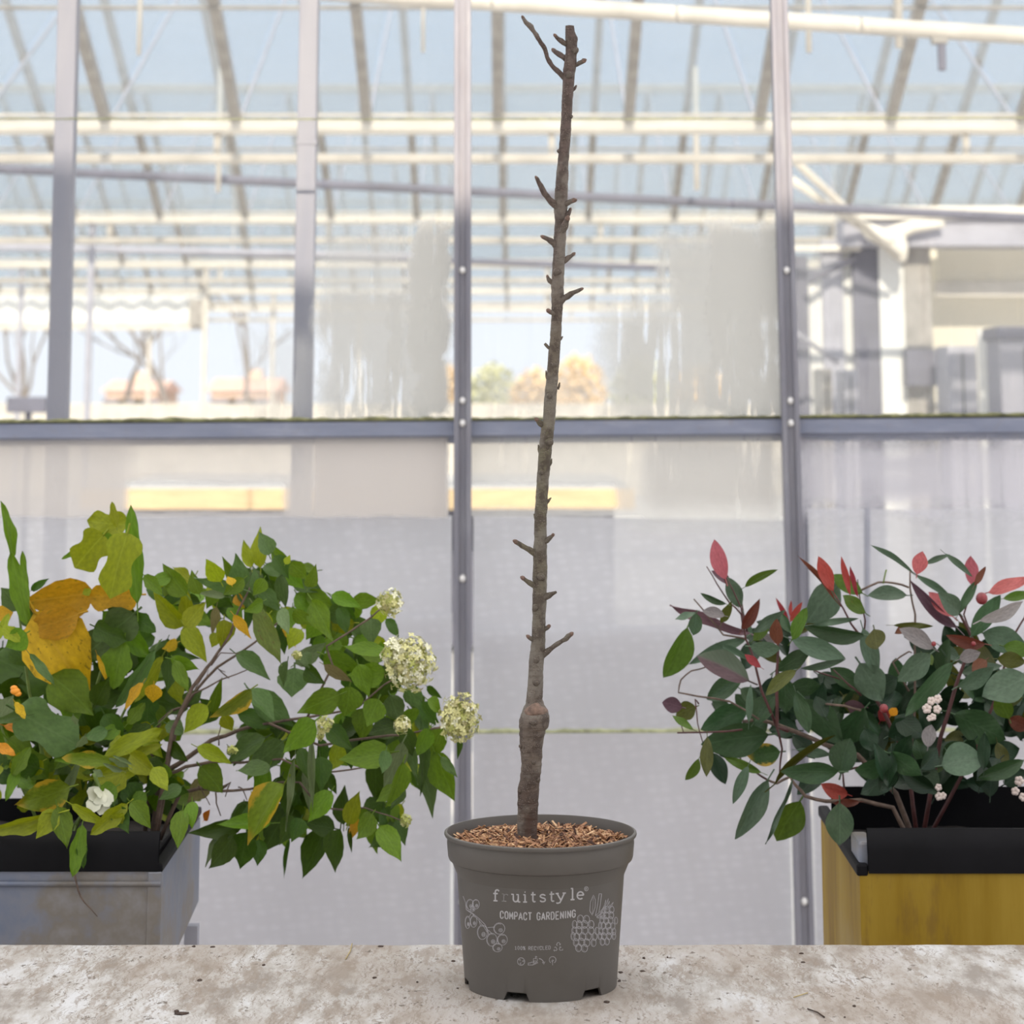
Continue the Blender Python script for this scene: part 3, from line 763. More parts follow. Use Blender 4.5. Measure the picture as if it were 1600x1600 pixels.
# white hose tied up under the beam
hs = thing('white_hose', 'white hose draped in a loop under the grey beam on the right', 'hose', P(1395, 372, 14.4))
m = MB(); m.tube([P(x, y, 14.66) for x, y in ((1346, 352), (1360, 362), (1378, 371), (1395, 372), (1404, 362), (1425, 354), (1450, 352), (1475, 350))], [.03, .05, .055, .07, .05, .04, .03, .02], 10); m.build('loop', M['gutter'], hs, smooth=True)
m = MB(); m.tube([P(x, y, 14.66) for x, y in ((1397, 368), (1402, 382), (1407, 396), (1411, 410))], [.06, .065, .05, .02], 10); m.build('tail', M['gutter'], hs, smooth=True)
# thin black hose pipe in front of the right wrap
m = MB(); m.tube([P(1355, 748, YW + 0.040), P(1355, 850, YW + 0.040), P(1354, 1100, YW + 0.040), Vector((P(1354, 1100, YW).x, YW + 0.040, 0.0))], 9 / 2 / 3800 * YW, 8)
tag(m.build('conduit_pipe', M['grey_steel'], smooth=True, origin=(P(1354, 1100, YW).x, YW + 0.040, 0)), 'thin upright grey conduit behind the pane above the red-leaved shrub', 'pipe')

# ------------------------------------------------------------------ work table
ZT = P(845, 1537, 3.04).z
def m_table():
    n = NT('worn_white_paint'); oc = n.n('ShaderNodeTexCoord').outputs['Object']
    big = n.noise(4, 6, 0.62, vec=oc, stretch=(1, 0.4, 1)); mid = n.noise(17, 6, 0.70, vec=oc, stretch=(1.0, 0.34, 1)); fine = n.noise(60, 6, 0.75, vec=n.mix(0.06, oc, n.noise(9, 4, 0.7, vec=oc)), stretch=(6.0, 0.32, 1))
    fl = n.noise(30, 7, 0.80, vec=oc, stretch=(1.0, 0.30, 1)); dots = n.noise(130, 3, 0.6, vec=oc, stretch=(0.8, 0.45, 1))
    c = n.ramp(mid, [(0.38, (0.26, 0.23, 0.205)), (0.45, (0.375, 0.35, 0.325)), (0.52, (0.47, 0.455, 0.44)), (0.62, (0.55, 0.55, 0.56))])
    c = n.mix(n.math('MULTIPLY', n.sstep(big, 0.48, 0.60), 0.55), c, (0.29, 0.235, 0.19))
    c = n.mix(n.math('MULTIPLY', n.sstep(fl, 0.53, 0.575), 0.60), c, (0.24, 0.19, 0.15))
    c = n.mix(n.math('MULTIPLY', n.math('MULTIPLY', n.sstep(fine, 0.52, 0.58), n.sstep(n.noise(7, 4, 0.6, vec=oc, stretch=(1, 0.4, 1)), 0.40, 0.58)), 0.75), c, (0.22, 0.175, 0.14))
    c = n.mix(n.math('MULTIPLY', n.math('MULTIPLY', n.sstep(dots, 0.63, 0.67), n.sstep(mid, 0.42, 0.52)), 0.85), c, (0.10, 0.075, 0.055))
    h = n.math('ADD', n.math('MULTIPLY', fine, 0.4), n.math('MULTIPLY', fl, 0.6))
    return n.done(n.bsdf(c, 0.75, 0, n.bump(h, 0.55, 0.003)))
M['table'] = m_table()
tbl = thing('work_table', 'wide work table with worn white painted top under the potted tree', 'table', (0, 2.8, 0))
m = MB(); nx, ny = 260, 60; x0, x1, ya, yb = -1.7, 1.7, 2.25, Yat(1474, ZT - 0.002); vs = []; fs = []
for j in range(ny + 1):
    for i in range(nx + 1):
        x = x0 + (x1 - x0) * i / nx; t = j / ny; y = ya + (yb - ya) * t
        edge = max(0, (t - 0.97) / 0.03)
        z = ZT + 0.0008 * noise.noise((x * 14, y * 26, 0)) - 0.004 * edge ** 2
        y += edge * (0.006 * noise.noise((x * 9, 1, 0)) + 0.003 * noise.noise((x * 40, 2, 0)))
        vs.append((x, y, z))
k0 = len(vs)
for j in range(ny):
    for i in range(nx):
        k = j * (nx + 1) + i; fs.append((k, k + 1, k + nx + 2, k + nx + 1))
m.add(vs, fs)
# rim and underside
ring = [i for i in range(nx + 1)] + [j * (nx + 1) + nx for j in range(1, ny + 1)] + [ny * (nx + 1) + i for i in range(nx - 1, -1, -1)] + [j * (nx + 1) for j in range(ny - 1, 0, -1)]
base_i = len(m.v)
for i in ring: m.v.append(Vector((m.v[i].x, m.v[i].y, ZT - 0.045)))
nr = len(ring)
for q in range(nr):
    m.f.append([ring[q], base_i + q, base_i + (q + 1) % nr, ring[(q + 1) % nr]]); m.mi.append(0)
m.f.append([base_i + q for q in range(nr)]); m.mi.append(0)
m.build('tabletop', M['table'], tbl, smooth=False)
for x in (-1.55, 1.55):
    for y in (2.37, 3.10):
        m = MB(); m.box(x - 0.04, x + 0.04, y - 0.04, y + 0.04, 0, ZT - 0.045); m.build('leg', M['table'], tbl, bevel=0.004)
for y in (2.37, 3.10):
    m = MB(); m.box(-1.5, 1.5, y - 0.015, y + 0.015, ZT - 0.14, ZT - 0.046); m.build('apron', M['table'], tbl)

# ------------------------------------------------------------------ potted tree
YP = 3.04
pc = P(845, 1536, YP); PX, PY_ = pc.x, YP
pot_root = thing('potted_fruit_tree', 'leafless young fruit tree in a grey printed pot on the white table', 'potted tree', (PX, PY_, ZT))
S = YP / 3800
ZR = P(845, 1298, YP).z - ZT           # rim height
ZS = P(845, 1342, YP).z - ZT           # lower edge of the collar
S_ = lambda py: SC(py, YP)
RR = 149.5 * S_(1298); RC = 144.5 * S_(1345); RT = 132.0 * S_(1357); RB = 118.5 * S_(1536)
def m_pot():
    n = NT('grey_pot_plastic'); f = n.noise(14, 5, 0.6); g = n.noise(220, 2, 0.5)
    c = n.ramp(f, [(0.25, (0.088, 0.078, 0.069)), (0.75, (0.108, 0.097, 0.087))])
    return n.done(n.bsdf(c, n.ramp(f, [(0.3, (0.42,) * 3), (0.7, (0.55,) * 3)]), 0, n.bump(g, 0.06, 0.0005), 0.4))
M['pot'] = m_pot()
SEG = 288
def ringr(r, z): return [(r * math.cos(2 * math.pi * k / SEG), r * math.sin(2 * math.pi * k / SEG), z) for k in range(SEG)]
def notch(k):
    a = (math.degrees(2 * math.pi * k / SEG) + 90 + 19) % 60     # notches every 60 degrees, one at -19 from front
    a = min(a, 60 - a)
    return max(0.0, min(1.0, (10.2 - a) / 2.6))
m = MB(); vs = []; fs = []
rings = []
def cone_r(z): return RB + (RT - RB) * max(0, z) / (ZS)
foot = 0.0095
prof = [(None, 0.0), ('foot', foot), (cone_r(0.03), 0.03), (cone_r(0.06), 0.06), (cone_r(0.10), 0.10), (cone_r(ZS - 0.012), ZS - 0.012), (RT, ZS - 0.0012), (RT + 0.0012, ZS), (RC - 0.0035, ZS + 0.0002), (RC - 0.0012, ZS + 0.0014), (RC, ZS + 0.0045),
        (RC + 0.0015, ZS + 0.02), (RR - 0.0030, ZR - 0.0075), (RR - 0.0028, ZR - 0.0052), (RR - 0.0002, ZR - 0.0046), (RR + 0.0006, ZR - 0.0026), (RR + 0.0002, ZR - 0.0006), (RR - 0.0012, ZR + 0.0003), (RR - 0.0025, ZR + 0.0002), (RR - 0.0034, ZR - 0.002), (RR - 0.005, ZR - 0.012), (RC - 0.004, ZS), (RT - 0.003, ZS - 0.02), (RB - 0.003, 0.014), (RB - 0.004, 0.0125), (0.003, 0.0125)]
for r_, z in prof:
    if r_ is None:
        rings.append([(cone_r(0) * math.cos(2 * math.pi * k / SEG), cone_r(0) * math.sin(2 * math.pi * k / SEG), foot * notch(k)) for k in range(SEG)])
    elif r_ == 'foot': rings.append(ringr(cone_r(foot + 0.001), foot + 0.001))
    else: rings.append(ringr(r_, z))
# inner face of the feet
rings.insert(0, [((RB - 0.003) * math.cos(2 * math.pi * k / SEG), (RB - 0.003) * math.sin(2 * math.pi * k / SEG), foot * notch(k)) for k in range(SEG)])
rings.insert(0, ringr(RB - 0.003, 0.011))
rings.insert(0, ringr(0.003, 0.011))
for r_ in rings: vs += [Vector(p) + Vector((PX, PY_, ZT)) for p in r_]
for i in range(len(rings) - 1):
    for k in range(SEG):
        k2 = (k + 1) % SEG; fs.append((i * SEG + k, i * SEG + k2, (i + 1) * SEG + k2, (i + 1) * SEG + k))
m.add(vs, fs)
pot = m.build('pot', M['pot'], pot_root, smooth=True)
pot.data.set_sharp_from_angle(angle=R(35))

# --- print on the pot: pixel strokes cast on to the cone of the pot body
M['ink'] = plain('white_ink', (0.40, 0.385, 0.39), 0.6, var=0.15, scale=120)
M['ink_soft'] = plain('white_ink_thin', (0.33, 0.315, 0.325), 0.6, var=0.2, scale=120)
M['ink_worn'] = plain('white_ink_worn', (0.20, 0.19, 0.185), 0.6, var=0.4, scale=200)
def on_pot(px, py, off=0.0003):
    d = ray(px, py).normalized(); o = CAM - Vector((PX, PY_, ZT))
    kk = (RT - RB) / ZS; r0 = RB + off
    A = d.x ** 2 + d.y ** 2 - (kk * d.z) ** 2
    B = 2 * (o.x * d.x + o.y * d.y - kk * d.z * (r0 + kk * o.z))
    Cc = o.x ** 2 + o.y ** 2 - (r0 + kk * o.z) ** 2
    D = B * B - 4 * A * Cc
    if D < 0: return None
    return CAM + d * ((-B - math.sqrt(D)) / (2 * A))
ZX, ZY, ZK = 690.0, 1340.0, 5.161
def z2p(x, y): return (ZX + x / ZK, ZY + y / ZK)
class Ink:
    def __init__(s): s.m = MB()
    def line(s, pts, wd):
        """polyline in zoom pixels, ribbon of width wd (zoom pixels)"""
        pp = []
        for i in range(len(pts) - 1):
            a, c = pts[i], pts[i + 1]; n = max(1, int(math.hypot(c[0] - a[0], c[1] - a[1]) / 14))
            for k in range(n): pp.append((a[0] + (c[0] - a[0]) * k / n, a[1] + (c[1] - a[1]) * k / n))
        pp.append(pts[-1]); vs = []; n = len(pp); closed = math.hypot(pp[0][0] - pp[-1][0], pp[0][1] - pp[-1][1]) < 0.01
        for i in range(n):
            a = pp[i - 1] if i else (pp[-2] if closed else pp[0]); c = pp[i + 1] if i < n - 1 else (pp[1] if closed else pp[-1])
            dx, dy = c[0] - a[0], c[1] - a[1]; L = math.hypot(dx, dy) or 1
            nx_, ny_ = -dy / L * wd / 2, dx / L * wd / 2
            for sg in (1, -1):
                q = on_pot(*z2p(pp[i][0] + nx_ * sg, pp[i][1] + ny_ * sg))
                if q is None: return
                vs.append(q)
        s.m.add(vs, [(2 * i, 2 * i + 1, 2 * i + 3, 2 * i + 2) for i in range(n - 1)])
    def ell(s, cx, cy, rx, ry, wd, a0=0, a1=360, rot=0, n=22):
        cr, sr = math.cos(R(rot)), math.sin(R(rot)); pts = []
        for i in range(n + 1):
            a = R(a0 + (a1 - a0) * i / n); x, y = rx * math.cos(a), ry * math.sin(a)
            pts.append((cx + x * cr - y * sr, cy + x * sr + y * cr))
        s.line(pts, wd)
    def build(s, name, mat, label=None):
        o = s.m.build(name, M[mat], pot_root, fixn=False)
        if label: tag(o, label)
        return o
def arc(cx, cy, rx, ry, a0, a1, n=10):
    return [(cx + rx * math.cos(R(a0 + (a1 - a0) * i / n)), cy + ry * math.sin(R(a0 + (a1 - a0) * i / n))) for i in range(n + 1)]
# lower-case slab letters: strokes in a box, x 0..1 * width, y 0 (baseline) .. 1 (x-height), ascender 1.5
LC = {
 'f': [arc(0.72, 1.22, 0.30, 0.30, 20, 180) + [(0.42, 0.0)], [(0.08, 1.0), (0.82, 1.0)], [(0.12, 0.0), (0.78, 0.0)]],
 'r': [[(0.1, 1.0), (0.35, 1.0), (0.35, 0.0)], [(0.08, 0.0), (0.7, 0.0)], [(0.35, 0.6)] + arc(0.68, 0.62, 0.32, 0.36, 170, 40, 6)],
 'u': [[(0.0, 1.0), (0.22, 1.0)] + [(0.22, 0.35)] + arc(0.47, 0.33, 0.25, 0.33, 180, 360, 8) + [(0.74, 0.4)], [(0.55, 1.0), (0.76, 1.0), (0.76, 0.0), (0.98, 0.0)]],
 'i': [[(0.15, 1.0), (0.5, 1.0), (0.5, 0.0)], [(0.1, 0.0), (0.9, 0.0)], [(0.42, 1.38), (0.58, 1.38)]],
 't': [[(0.4, 1.38), (0.4, 0.3)] + arc(0.62, 0.3, 0.22, 0.3, 180, 320, 7), [(0.08, 1.0), (0.85, 1.0)]],
 's': [arc(0.5, 0.75, 0.36, 0.25, 20, 200, 8)[0:1] + [(0.82, 0.88)] + arc(0.5, 0.76, 0.34, 0.24, 40, 200, 8) + [(0.5, 0.52)] + arc(0.5, 0.26, 0.37, 0.26, 70, -160, 10)],
 'y': [[(0.0, 1.0), (0.3, 1.0)], [(0.14, 1.0), (0.52, 0.02)], [(0.68, 1.0), (1.0, 1.0)], [(0.86, 1.0), (0.42, -0.28), (0.2, -0.36), (0.06, -0.3)]],
 'l': [[(0.15, 1.55), (0.5, 1.55), (0.5, 0.0)], [(0.1, 0.0), (0.9, 0.0)]],
 'e': [[(0.1, 0.53), (0.9, 0.53)] + arc(0.5, 0.5, 0.41, 0.5, 5, 310, 16)],
}
def glyph(ink, strokes, x, base, wd, xh, lw, slope=0.0):
    for st in strokes: ink.line([(x + p[0] * wd, base - p[1] * xh + slope * (p[0] - 0.5) * wd) for p in st], lw)
word = [('f', 412, 50, 348), ('r', 480, 60, 352), ('u', 562, 74, 356), ('i', 653, 40, 358), ('t', 716, 50, 357), ('s', 786, 58, 356), ('t', 866, 50, 353), ('y', 920, 82, 346), ('l', 1036, 40, 339), ('e', 1088, 62, 334)]
ik = Ink(); ikr = Ink()
for ch, x, wd, base in word:
    sl2 = 0.05 if x < 600 else -0.06 if x > 850 else 0.0
    glyph(ikr if ch == 'r' else ik, LC[ch], x, base, wd, 58, 11.5 if ch != 'r' else 7, sl2)
ik.ell(1167, 251, 15, 17, 4); ik.line([(1162, 260), (1162, 242), (1170, 243), (1172, 248), (1163, 251), (1172, 260)], 3.5)
ik.build('brand_lettering', 'ink'); ikr.build('worn_letter', 'ink_worn', 'half worn-off letter r')
UC = {
 'C': [[(0.95, 0.72)] + arc(0.5, 0.72, 0.42, 0.28, 0, 180, 7) + arc(0.5, 0.28, 0.42, 0.28, 180, 360, 7)],
 'O': [arc(0.5, 0.72, 0.42, 0.28, 0, 180, 7) + arc(0.5, 0.28, 0.42, 0.28, 180, 360, 7) + [(0.92, 0.72)]],
 'M': [[(0.05, 0), (0.05, 1), (0.5, 0.25), (0.95, 1), (0.95, 0)]],
 'P': [[(0.1, 0), (0.1, 1), (0.6, 1)] + arc(0.6, 0.73, 0.33, 0.27, 90, -90, 7) + [(0.1, 0.46)]],
 'A': [[(0.0, 0), (0.5, 1), (1.0, 0)], [(0.2, 0.3), (0.8, 0.3)]],
 'T': [[(0.0, 1), (1.0, 1)], [(0.5, 1), (0.5, 0)]],
 'G': [[(0.92, 0.74)] + arc(0.5, 0.72, 0.42, 0.28, 5, 180, 7) + arc(0.5, 0.28, 0.42, 0.28, 180, 360, 7) + [(0.92, 0.48), (0.55, 0.48)]],
 'R': [[(0.1, 0), (0.1, 1), (0.6, 1)] + arc(0.6, 0.75, 0.32, 0.25, 90, -90, 7) + [(0.1, 0.5)], [(0.5, 0.5), (0.95, 0)]],
 'D': [[(0.1, 0), (0.1, 1), (0.5, 1)] + arc(0.5, 0.65, 0.42, 0.35, 90, 0, 5) + arc(0.5, 0.35, 0.42, 0.35, 0, -90, 5) + [(0.1, 0)]],
 'E': [[(0.95, 1), (0.1, 1), (0.1, 0), (0.95, 0)], [(0.1, 0.52), (0.8, 0.52)]],
 'N': [[(0.08, 0), (0.08, 1), (0.92, 0), (0.92, 1)]],
 'I': [[(0.5, 0), (0.5, 1)]],
 'Y': [[(0.0, 1), (0.5, 0.45), (1, 1)], [(0.5, 0.45), (0.5, 0)]],
 'L': [[(0.1, 1), (0.1, 0), (0.9, 0)]],
 '1': [[(0.25, 0.78), (0.55, 1), (0.55, 0)], [(0.25, 0), (0.85, 0)]],
 '0': [arc(0.5, 0.5, 0.38, 0.5, 0, 360, 14)],
 '%': [arc(0.22, 0.78, 0.2, 0.2, 0, 360, 8), arc(0.78, 0.22, 0.2, 0.2, 0, 360, 8), [(0.12, 0), (0.88, 1)]],
}
def text(ink, s, x0, x1, h, lw, base, gap=0.30, narrow={'I': 0.35, ' ': 0.8}):
    tot = sum(narrow.get(c, 1) for c in s) + gap * (len(s) - 1); u = (x1 - x0) / tot; x = x0
    for c in s:
        wd = narrow.get(c, 1) * u
        if c != ' ':
            b0 = base(x + wd / 2); sl3 = (base(x + wd / 2 + 10) - base(x + wd / 2 - 10)) / 20
            glyph(ink, UC[c], x, b0, wd, h, lw, sl3)
        x += wd + gap * u
ik = Ink()
def bcurve(pts):
    (xa, ya_), (xb, yb_), (xc, yc_) = pts
    def f(x):
        return ya_ * (x - xb) * (x - xc) / ((xa - xb) * (xa - xc)) + yb_ * (x - xa) * (x - xc) / ((xb - xa) * (xb - xc)) + yc_ * (x - xa) * (x - xb) / ((xc - xa) * (xc - xb))
    return f
text(ik, 'COMPACT GARDENING', 472, 1080, 58, 9.0, bcurve(((475, 489), (720, 503), (1075, 480))), gap=0.38)
ik.build('slogan_lettering', 'ink')
ik = Ink(); text(ik, '100% RECYCLED', 588, 878, 28, 4.6, bcurve(((590, 741), (730, 745), (878, 739)))); ik.build('recycled_lettering', 'ink_soft')
# recycling triangle, ball, hand with plant, arrow, tree
ik = Ink()
for cx, cy, a in ((942, 697, 0), (918, 738, 120), (962, 736, 240)):
    ca, sa = math.cos(R(a)), math.sin(R(a))
    f = lambda x, y: (cx + x * ca - y * sa, cy + x * sa + y * ca)
    ik.line([f(-16, 8), f(-6, -12), f(6, -12), f(14, 4)], 5); ik.line([f(6, 6), f(16, 8), f(18, -4)], 4)
    ik.line([f(-16, 8), f(-6, 14)], 4)
ik.ell(641, 838, 29, 30, 5)
for a in (80, 200, 320):
    ik.line([(641 + 10 * math.cos(R(a)), 838 + 10 * math.sin(R(a))), (641 + 18 * math.cos(R(a + 50)), 838 + 18 * math.sin(R(a + 50))), (641 + 24 * math.cos(R(a + 10)), 838 + 24 * math.sin(R(a + 10)))], 5)
ik.line([(698, 868), (698, 850), (712, 850), (730, 842), (752, 850), (735, 858)], 5); ik.line([(698, 866), (735, 866), (776, 848), (770, 840), (748, 852)], 5)
ik.line([(740, 832), (740, 815), (772, 815), (772, 834), (740, 834)], 4); ik.line([(756, 815), (758, 802)], 4); ik.ell(762, 801, 6, 5, 4); ik.ell(742, 840, 3, 3, 3)
ik.line(arc(785, 860, 40, 45, -90, -15, 8), 5.5); ik.line([(812, 842), (825, 860), (833, 838)], 5)
ik.line(arc(895, 825, 27, 27, 120, 420, 16), 5); ik.line([(895, 868), (895, 822)], 5); ik.line([(895, 842), (884, 830)], 4); ik.line([(895, 836), (905, 826)], 4)
ik.build('recycling_icons', 'ink_soft')
# left: currants
ik = Ink()
cur_ = [(228, 378, 28, 42), (276, 376, 28, 38), (252, 412, 18, 22), (210, 522, 20, 50), (258, 515, 27, 47), (328, 602, 40, 58), (465, 572, 45, 45), (405, 662, 42, 52), (490, 662, 40, 44), (450, 726, 38, 34)]
for cx, cy, rx, ry in cur_:
    ik.ell(cx, cy, rx, ry, 4.5)
    ik.ell(cx - rx * 0.06, cy, rx * 0.82, ry * 0.84, 2.8, 120, 300)
    ik.ell(cx + rx * 0.25, cy + ry * 0.3, rx * 0.34, ry * 0.3, 4); ik.ell(cx + rx * 0.25, cy + ry * 0.3, rx * 0.15, ry * 0.13, 4)
ik.line([(173, 310), (192, 360), (200, 420), (245, 445), (300, 490), (350, 540), (372, 585), (380, 620)], 5)
ik.line([(205, 425), (250, 455), (300, 505), (342, 560), (366, 600)], 4)
ik.line([(300, 500), (312, 545)], 4); ik.line([(370, 565), (425, 560)], 4); ik.line([(378, 585), (408, 615)], 4); ik.line([(240, 448), (222, 478)], 4); ik.line([(250, 452), (258, 470)], 4); ik.line([(228, 420), (236, 440)], 4)
ik.build('currant_print', 'ink_soft')
# right: raspberries
ik = Ink()
def rasp(cx, cy, rx, ry, sx, sy, tilt):
    r_ = 0; y = -ry + sy * 0.8
    while y < ry:
        half = rx * math.sqrt(max(0, 1 - (y / ry) ** 2)); x = -half + sx * (0.5 if r_ % 2 else 0.95)
        while x < half - sx * 0.2:
            e_ = math.sqrt(max(0.1, 1 - (x / rx) ** 2 * 0.75))
            jx, jy = rnd.uniform(-4, 4), rnd.uniform(-4, 4); x += jx; y += jy
            ik.ell(cx + x + tilt * y, cy + y, sx * 1.0 * e_, sy * 1.02, 5.0, n=14)
            ik.ell(cx + x + tilt * y + 2, cy + y, sx * 0.66 * e_, sy * 0.74, 2.4, 90, 250, n=8)
            x -= jx; y -= jy
            x += 2 * sx * max(0.62, e_)
        y += sy * 1.52; r_ += 1
rasp(1152, 610, 108, 140, 25, 31, -0.02); rasp(1338, 560, 72, 160, 20, 28, -0.08)
ik.line([(1225, 300), (1200, 360), (1195, 430), (1215, 465), (1238, 400), (1240, 340), (1225, 300)], 4.5); ik.line([(1224, 320), (1215, 455)], 3)
ik.line([(1270, 295), (1255, 400), (1240, 470)], 5); ik.line([(1290, 292), (1280, 380), (1268, 440)], 5); ik.line([(1268, 292), (1292, 292)], 4)
for a, c in (((1240, 470), (1310, 400)), ((1250, 480), (1320, 430)), ((1250, 485), (1325, 465)), ((1285, 440), (1325, 340)), ((1300, 420), (1345, 330)), ((1310, 420), (1355, 350)), ((1320, 420), (1385, 360))):
    ik.line([a, ((a[0] + c[0]) / 2 + 6, (a[1] + c[1]) / 2 - 2), c], 4); ik.line([(a[0] + 8, a[1] + 6), ((a[0] + c[0]) / 2 + 16, (a[1] + c[1]) / 2 + 8), c], 3)
ik.build('raspberry_print', 'ink_soft')

# --- bark mulch
ZM = ZR - 0.0125
def mulch_z(dx, dy):
    r_ = math.hypot(dx, dy) / RR
    return ZT + ZM - 0.003 + 0.006 * (1 - r_ * r_) + 0.004 * noise.noise((dx * 22, dy * 22, 4))
m = MB(); n = 40; vs = [(PX, PY_, mulch_z(0, 0))]; fs = []
for i in range(1, 13):
    for k in range(n):
        a = 2 * math.pi * k / n; r_ = (RR - 0.0052) * i / 12; dx, dy = r_ * math.cos(a), r_ * math.sin(a); vs.append((PX + dx, PY_ + dy, mulch_z(dx, dy) - 0.002))
for k in range(n): fs.append((0, 1 + k, 1 + (k + 1) % n))
for i in range(11):
    for k in range(n): fs.append((1 + i * n + k, 1 + (i + 1) * n + k, 1 + (i + 1) * n + (k + 1) % n, 1 + i * n + (k + 1) % n))
m.add(vs, fs); m.build('potting_soil', M['soil'], pot_root, smooth=True)
chip_m = [plain('chip_a', (0.42, 0.235, 0.12), 0.8, var=0.3, scale=120), plain('chip_b', (0.29, 0.145, 0.075), 0.8, var=0.3, scale=120), plain('chip_c', (0.15, 0.068, 0.038), 0.85, var=0.35, scale=120), plain('chip_d', (0.58, 0.38, 0.22), 0.8, var=0.2, scale=120), plain('chip_e', (0.055, 0.025, 0.017), 0.9, var=0.3, scale=120)]
m = MB(); rc = random.Random(5)
for i in range(3400):
    a = rc.uniform(0, 2 * math.pi); r_ = (RR - 0.010) * math.sqrt(rc.random()); dx, dy = r_ * math.cos(a), r_ * math.sin(a)
    L = rc.choice((0.006, 0.009, 0.012, 0.016, 0.022)) * rc.uniform(0.7, 1.2); wd = rc.uniform(0.0011, 0.0032) * (1.3 if L < 0.01 else 1); th = rc.uniform(0.0006, 0.0014)
    if r_ + L * 0.5 > RR - 0.006: continue
    if math.hypot(dx + 0.018, dy) < 0.016: continue
    yaw = rc.uniform(0, math.pi); pit = rc.gauss(0, 0.32)
    d = Vector((math.cos(yaw) * math.cos(pit), math.sin(yaw) * math.cos(pit), math.sin(pit)))
    p = Vector((PX + dx, PY_ + dy, mulch_z(dx, dy) + rc.uniform(-0.001, 0.0045)))
    up = Vector((rc.gauss(0, .4), rc.gauss(0, .4), 1))
    m.bar(p - d * L / 2, p + d * L / 2, wd, th, up=up, mi=rc.choices(range(5), (30, 30, 18, 12, 10))[0])
tag(m.build('bark_mulch', chip_m, pot_root, fixn=False), 'loose brown shredded bark covering the soil', kind='stuff')

# --- trunk
def m_bark():
    n = NT('fruit_bark'); oc = n.n('ShaderNodeTexCoord').outputs['Object']
    pos = n.n('ShaderNodeNewGeometry').outputs['Position']; sp = n.n('ShaderNodeSeparateXYZ'); n.l(pos, sp.inputs[0])
    z = n.math('ADD', sp.outputs[2], n.math('MULTIPLY', n.math('SUBTRACT', n.noise(12, 4, 0.6, vec=oc), 0.5), 0.10))
    zz = n.n('ShaderNodeMapRange'); n.l(z, zz.inputs[0]); zz.inputs[1].default_value = ZT + ZM; zz.inputs[2].default_value = ZT + ZM + 1.0
    c = n.ramp(zz.outputs[0], [(0.0, (0.078, 0.045, 0.034)), (0.05, (0.074, 0.048, 0.037)), (0.10, (0.123, 0.095, 0.076)), (0.17, (0.131, 0.105, 0.086)), (0.24, (0.123, 0.105, 0.083)), (0.32, (0.126, 0.109, 0.076)), (0.46, (0.123, 0.108, 0.070)), (0.62, (0.129, 0.103, 0.080)), (0.80, (0.117, 0.084, 0.072)), (1.0, (0.098, 0.066, 0.057))])
    f = n.noise(70, 6, 0.72, vec=oc, stretch=(1, 1, 0.8)); c = n.mix(n.math('MULTIPLY', n.sstep(f, 0.45, 0.56), 0.70), c, (0.052, 0.036, 0.029))
    g2 = n.noise(20, 4, 0.6, vec=oc); c = n.mix(n.math('MULTIPLY', n.sstep(g2, 0.50, 0.62), 0.5), c, (0.20, 0.178, 0.150))
    vo = n.n('ShaderNodeTexVoronoi'); vo.inputs['Scale'].default_value = 380; n.l(oc, vo.inputs['Vector'])
    sel = n.sstep(n.noise(60, 2, 0.5, vec=oc), 0.44, 0.54)
    dot = n.math('MULTIPLY', n.math('SUBTRACT', 1.0, n.sstep(vo.outputs['Distance'], 0.16, 0.36)), sel)
    c = n.mix(n.math('MULTIPLY', dot, 0.6), c, (0.30, 0.24, 0.20))
    c = n.mix(n.math('MULTIPLY', n.sstep(n.noise(1.0, 4, 0.7, vec=oc, stretch=(55, 55, 240)), 0.54, 0.66), 0.35), c, (0.07, 0.050, 0.036))
    rg = n.noise(1.0, 3, 0.6, vec=oc, stretch=(30, 30, 330)); 
    h = n.math('ADD', n.math('ADD', n.math('MULTIPLY', f, 0.7), n.math('MULTIPLY', rg, 0.5)), n.math('MULTIPLY', dot, 0.5))
    return n.done(n.bsdf(c, 0.62, 0, n.bump(h, 0.9, 0.0022), 0.3))
M['bark'] = m_bark()
M['budm'] = plain('bud_scale', (0.15, 0.092, 0.070), 0.7, var=0.5, scale=300, bump=0.4)
M['callus'] = plain('graft_callus', (0.165, 0.105, 0.078), 0.7, var=0.5, scale=150, bump=0.5)
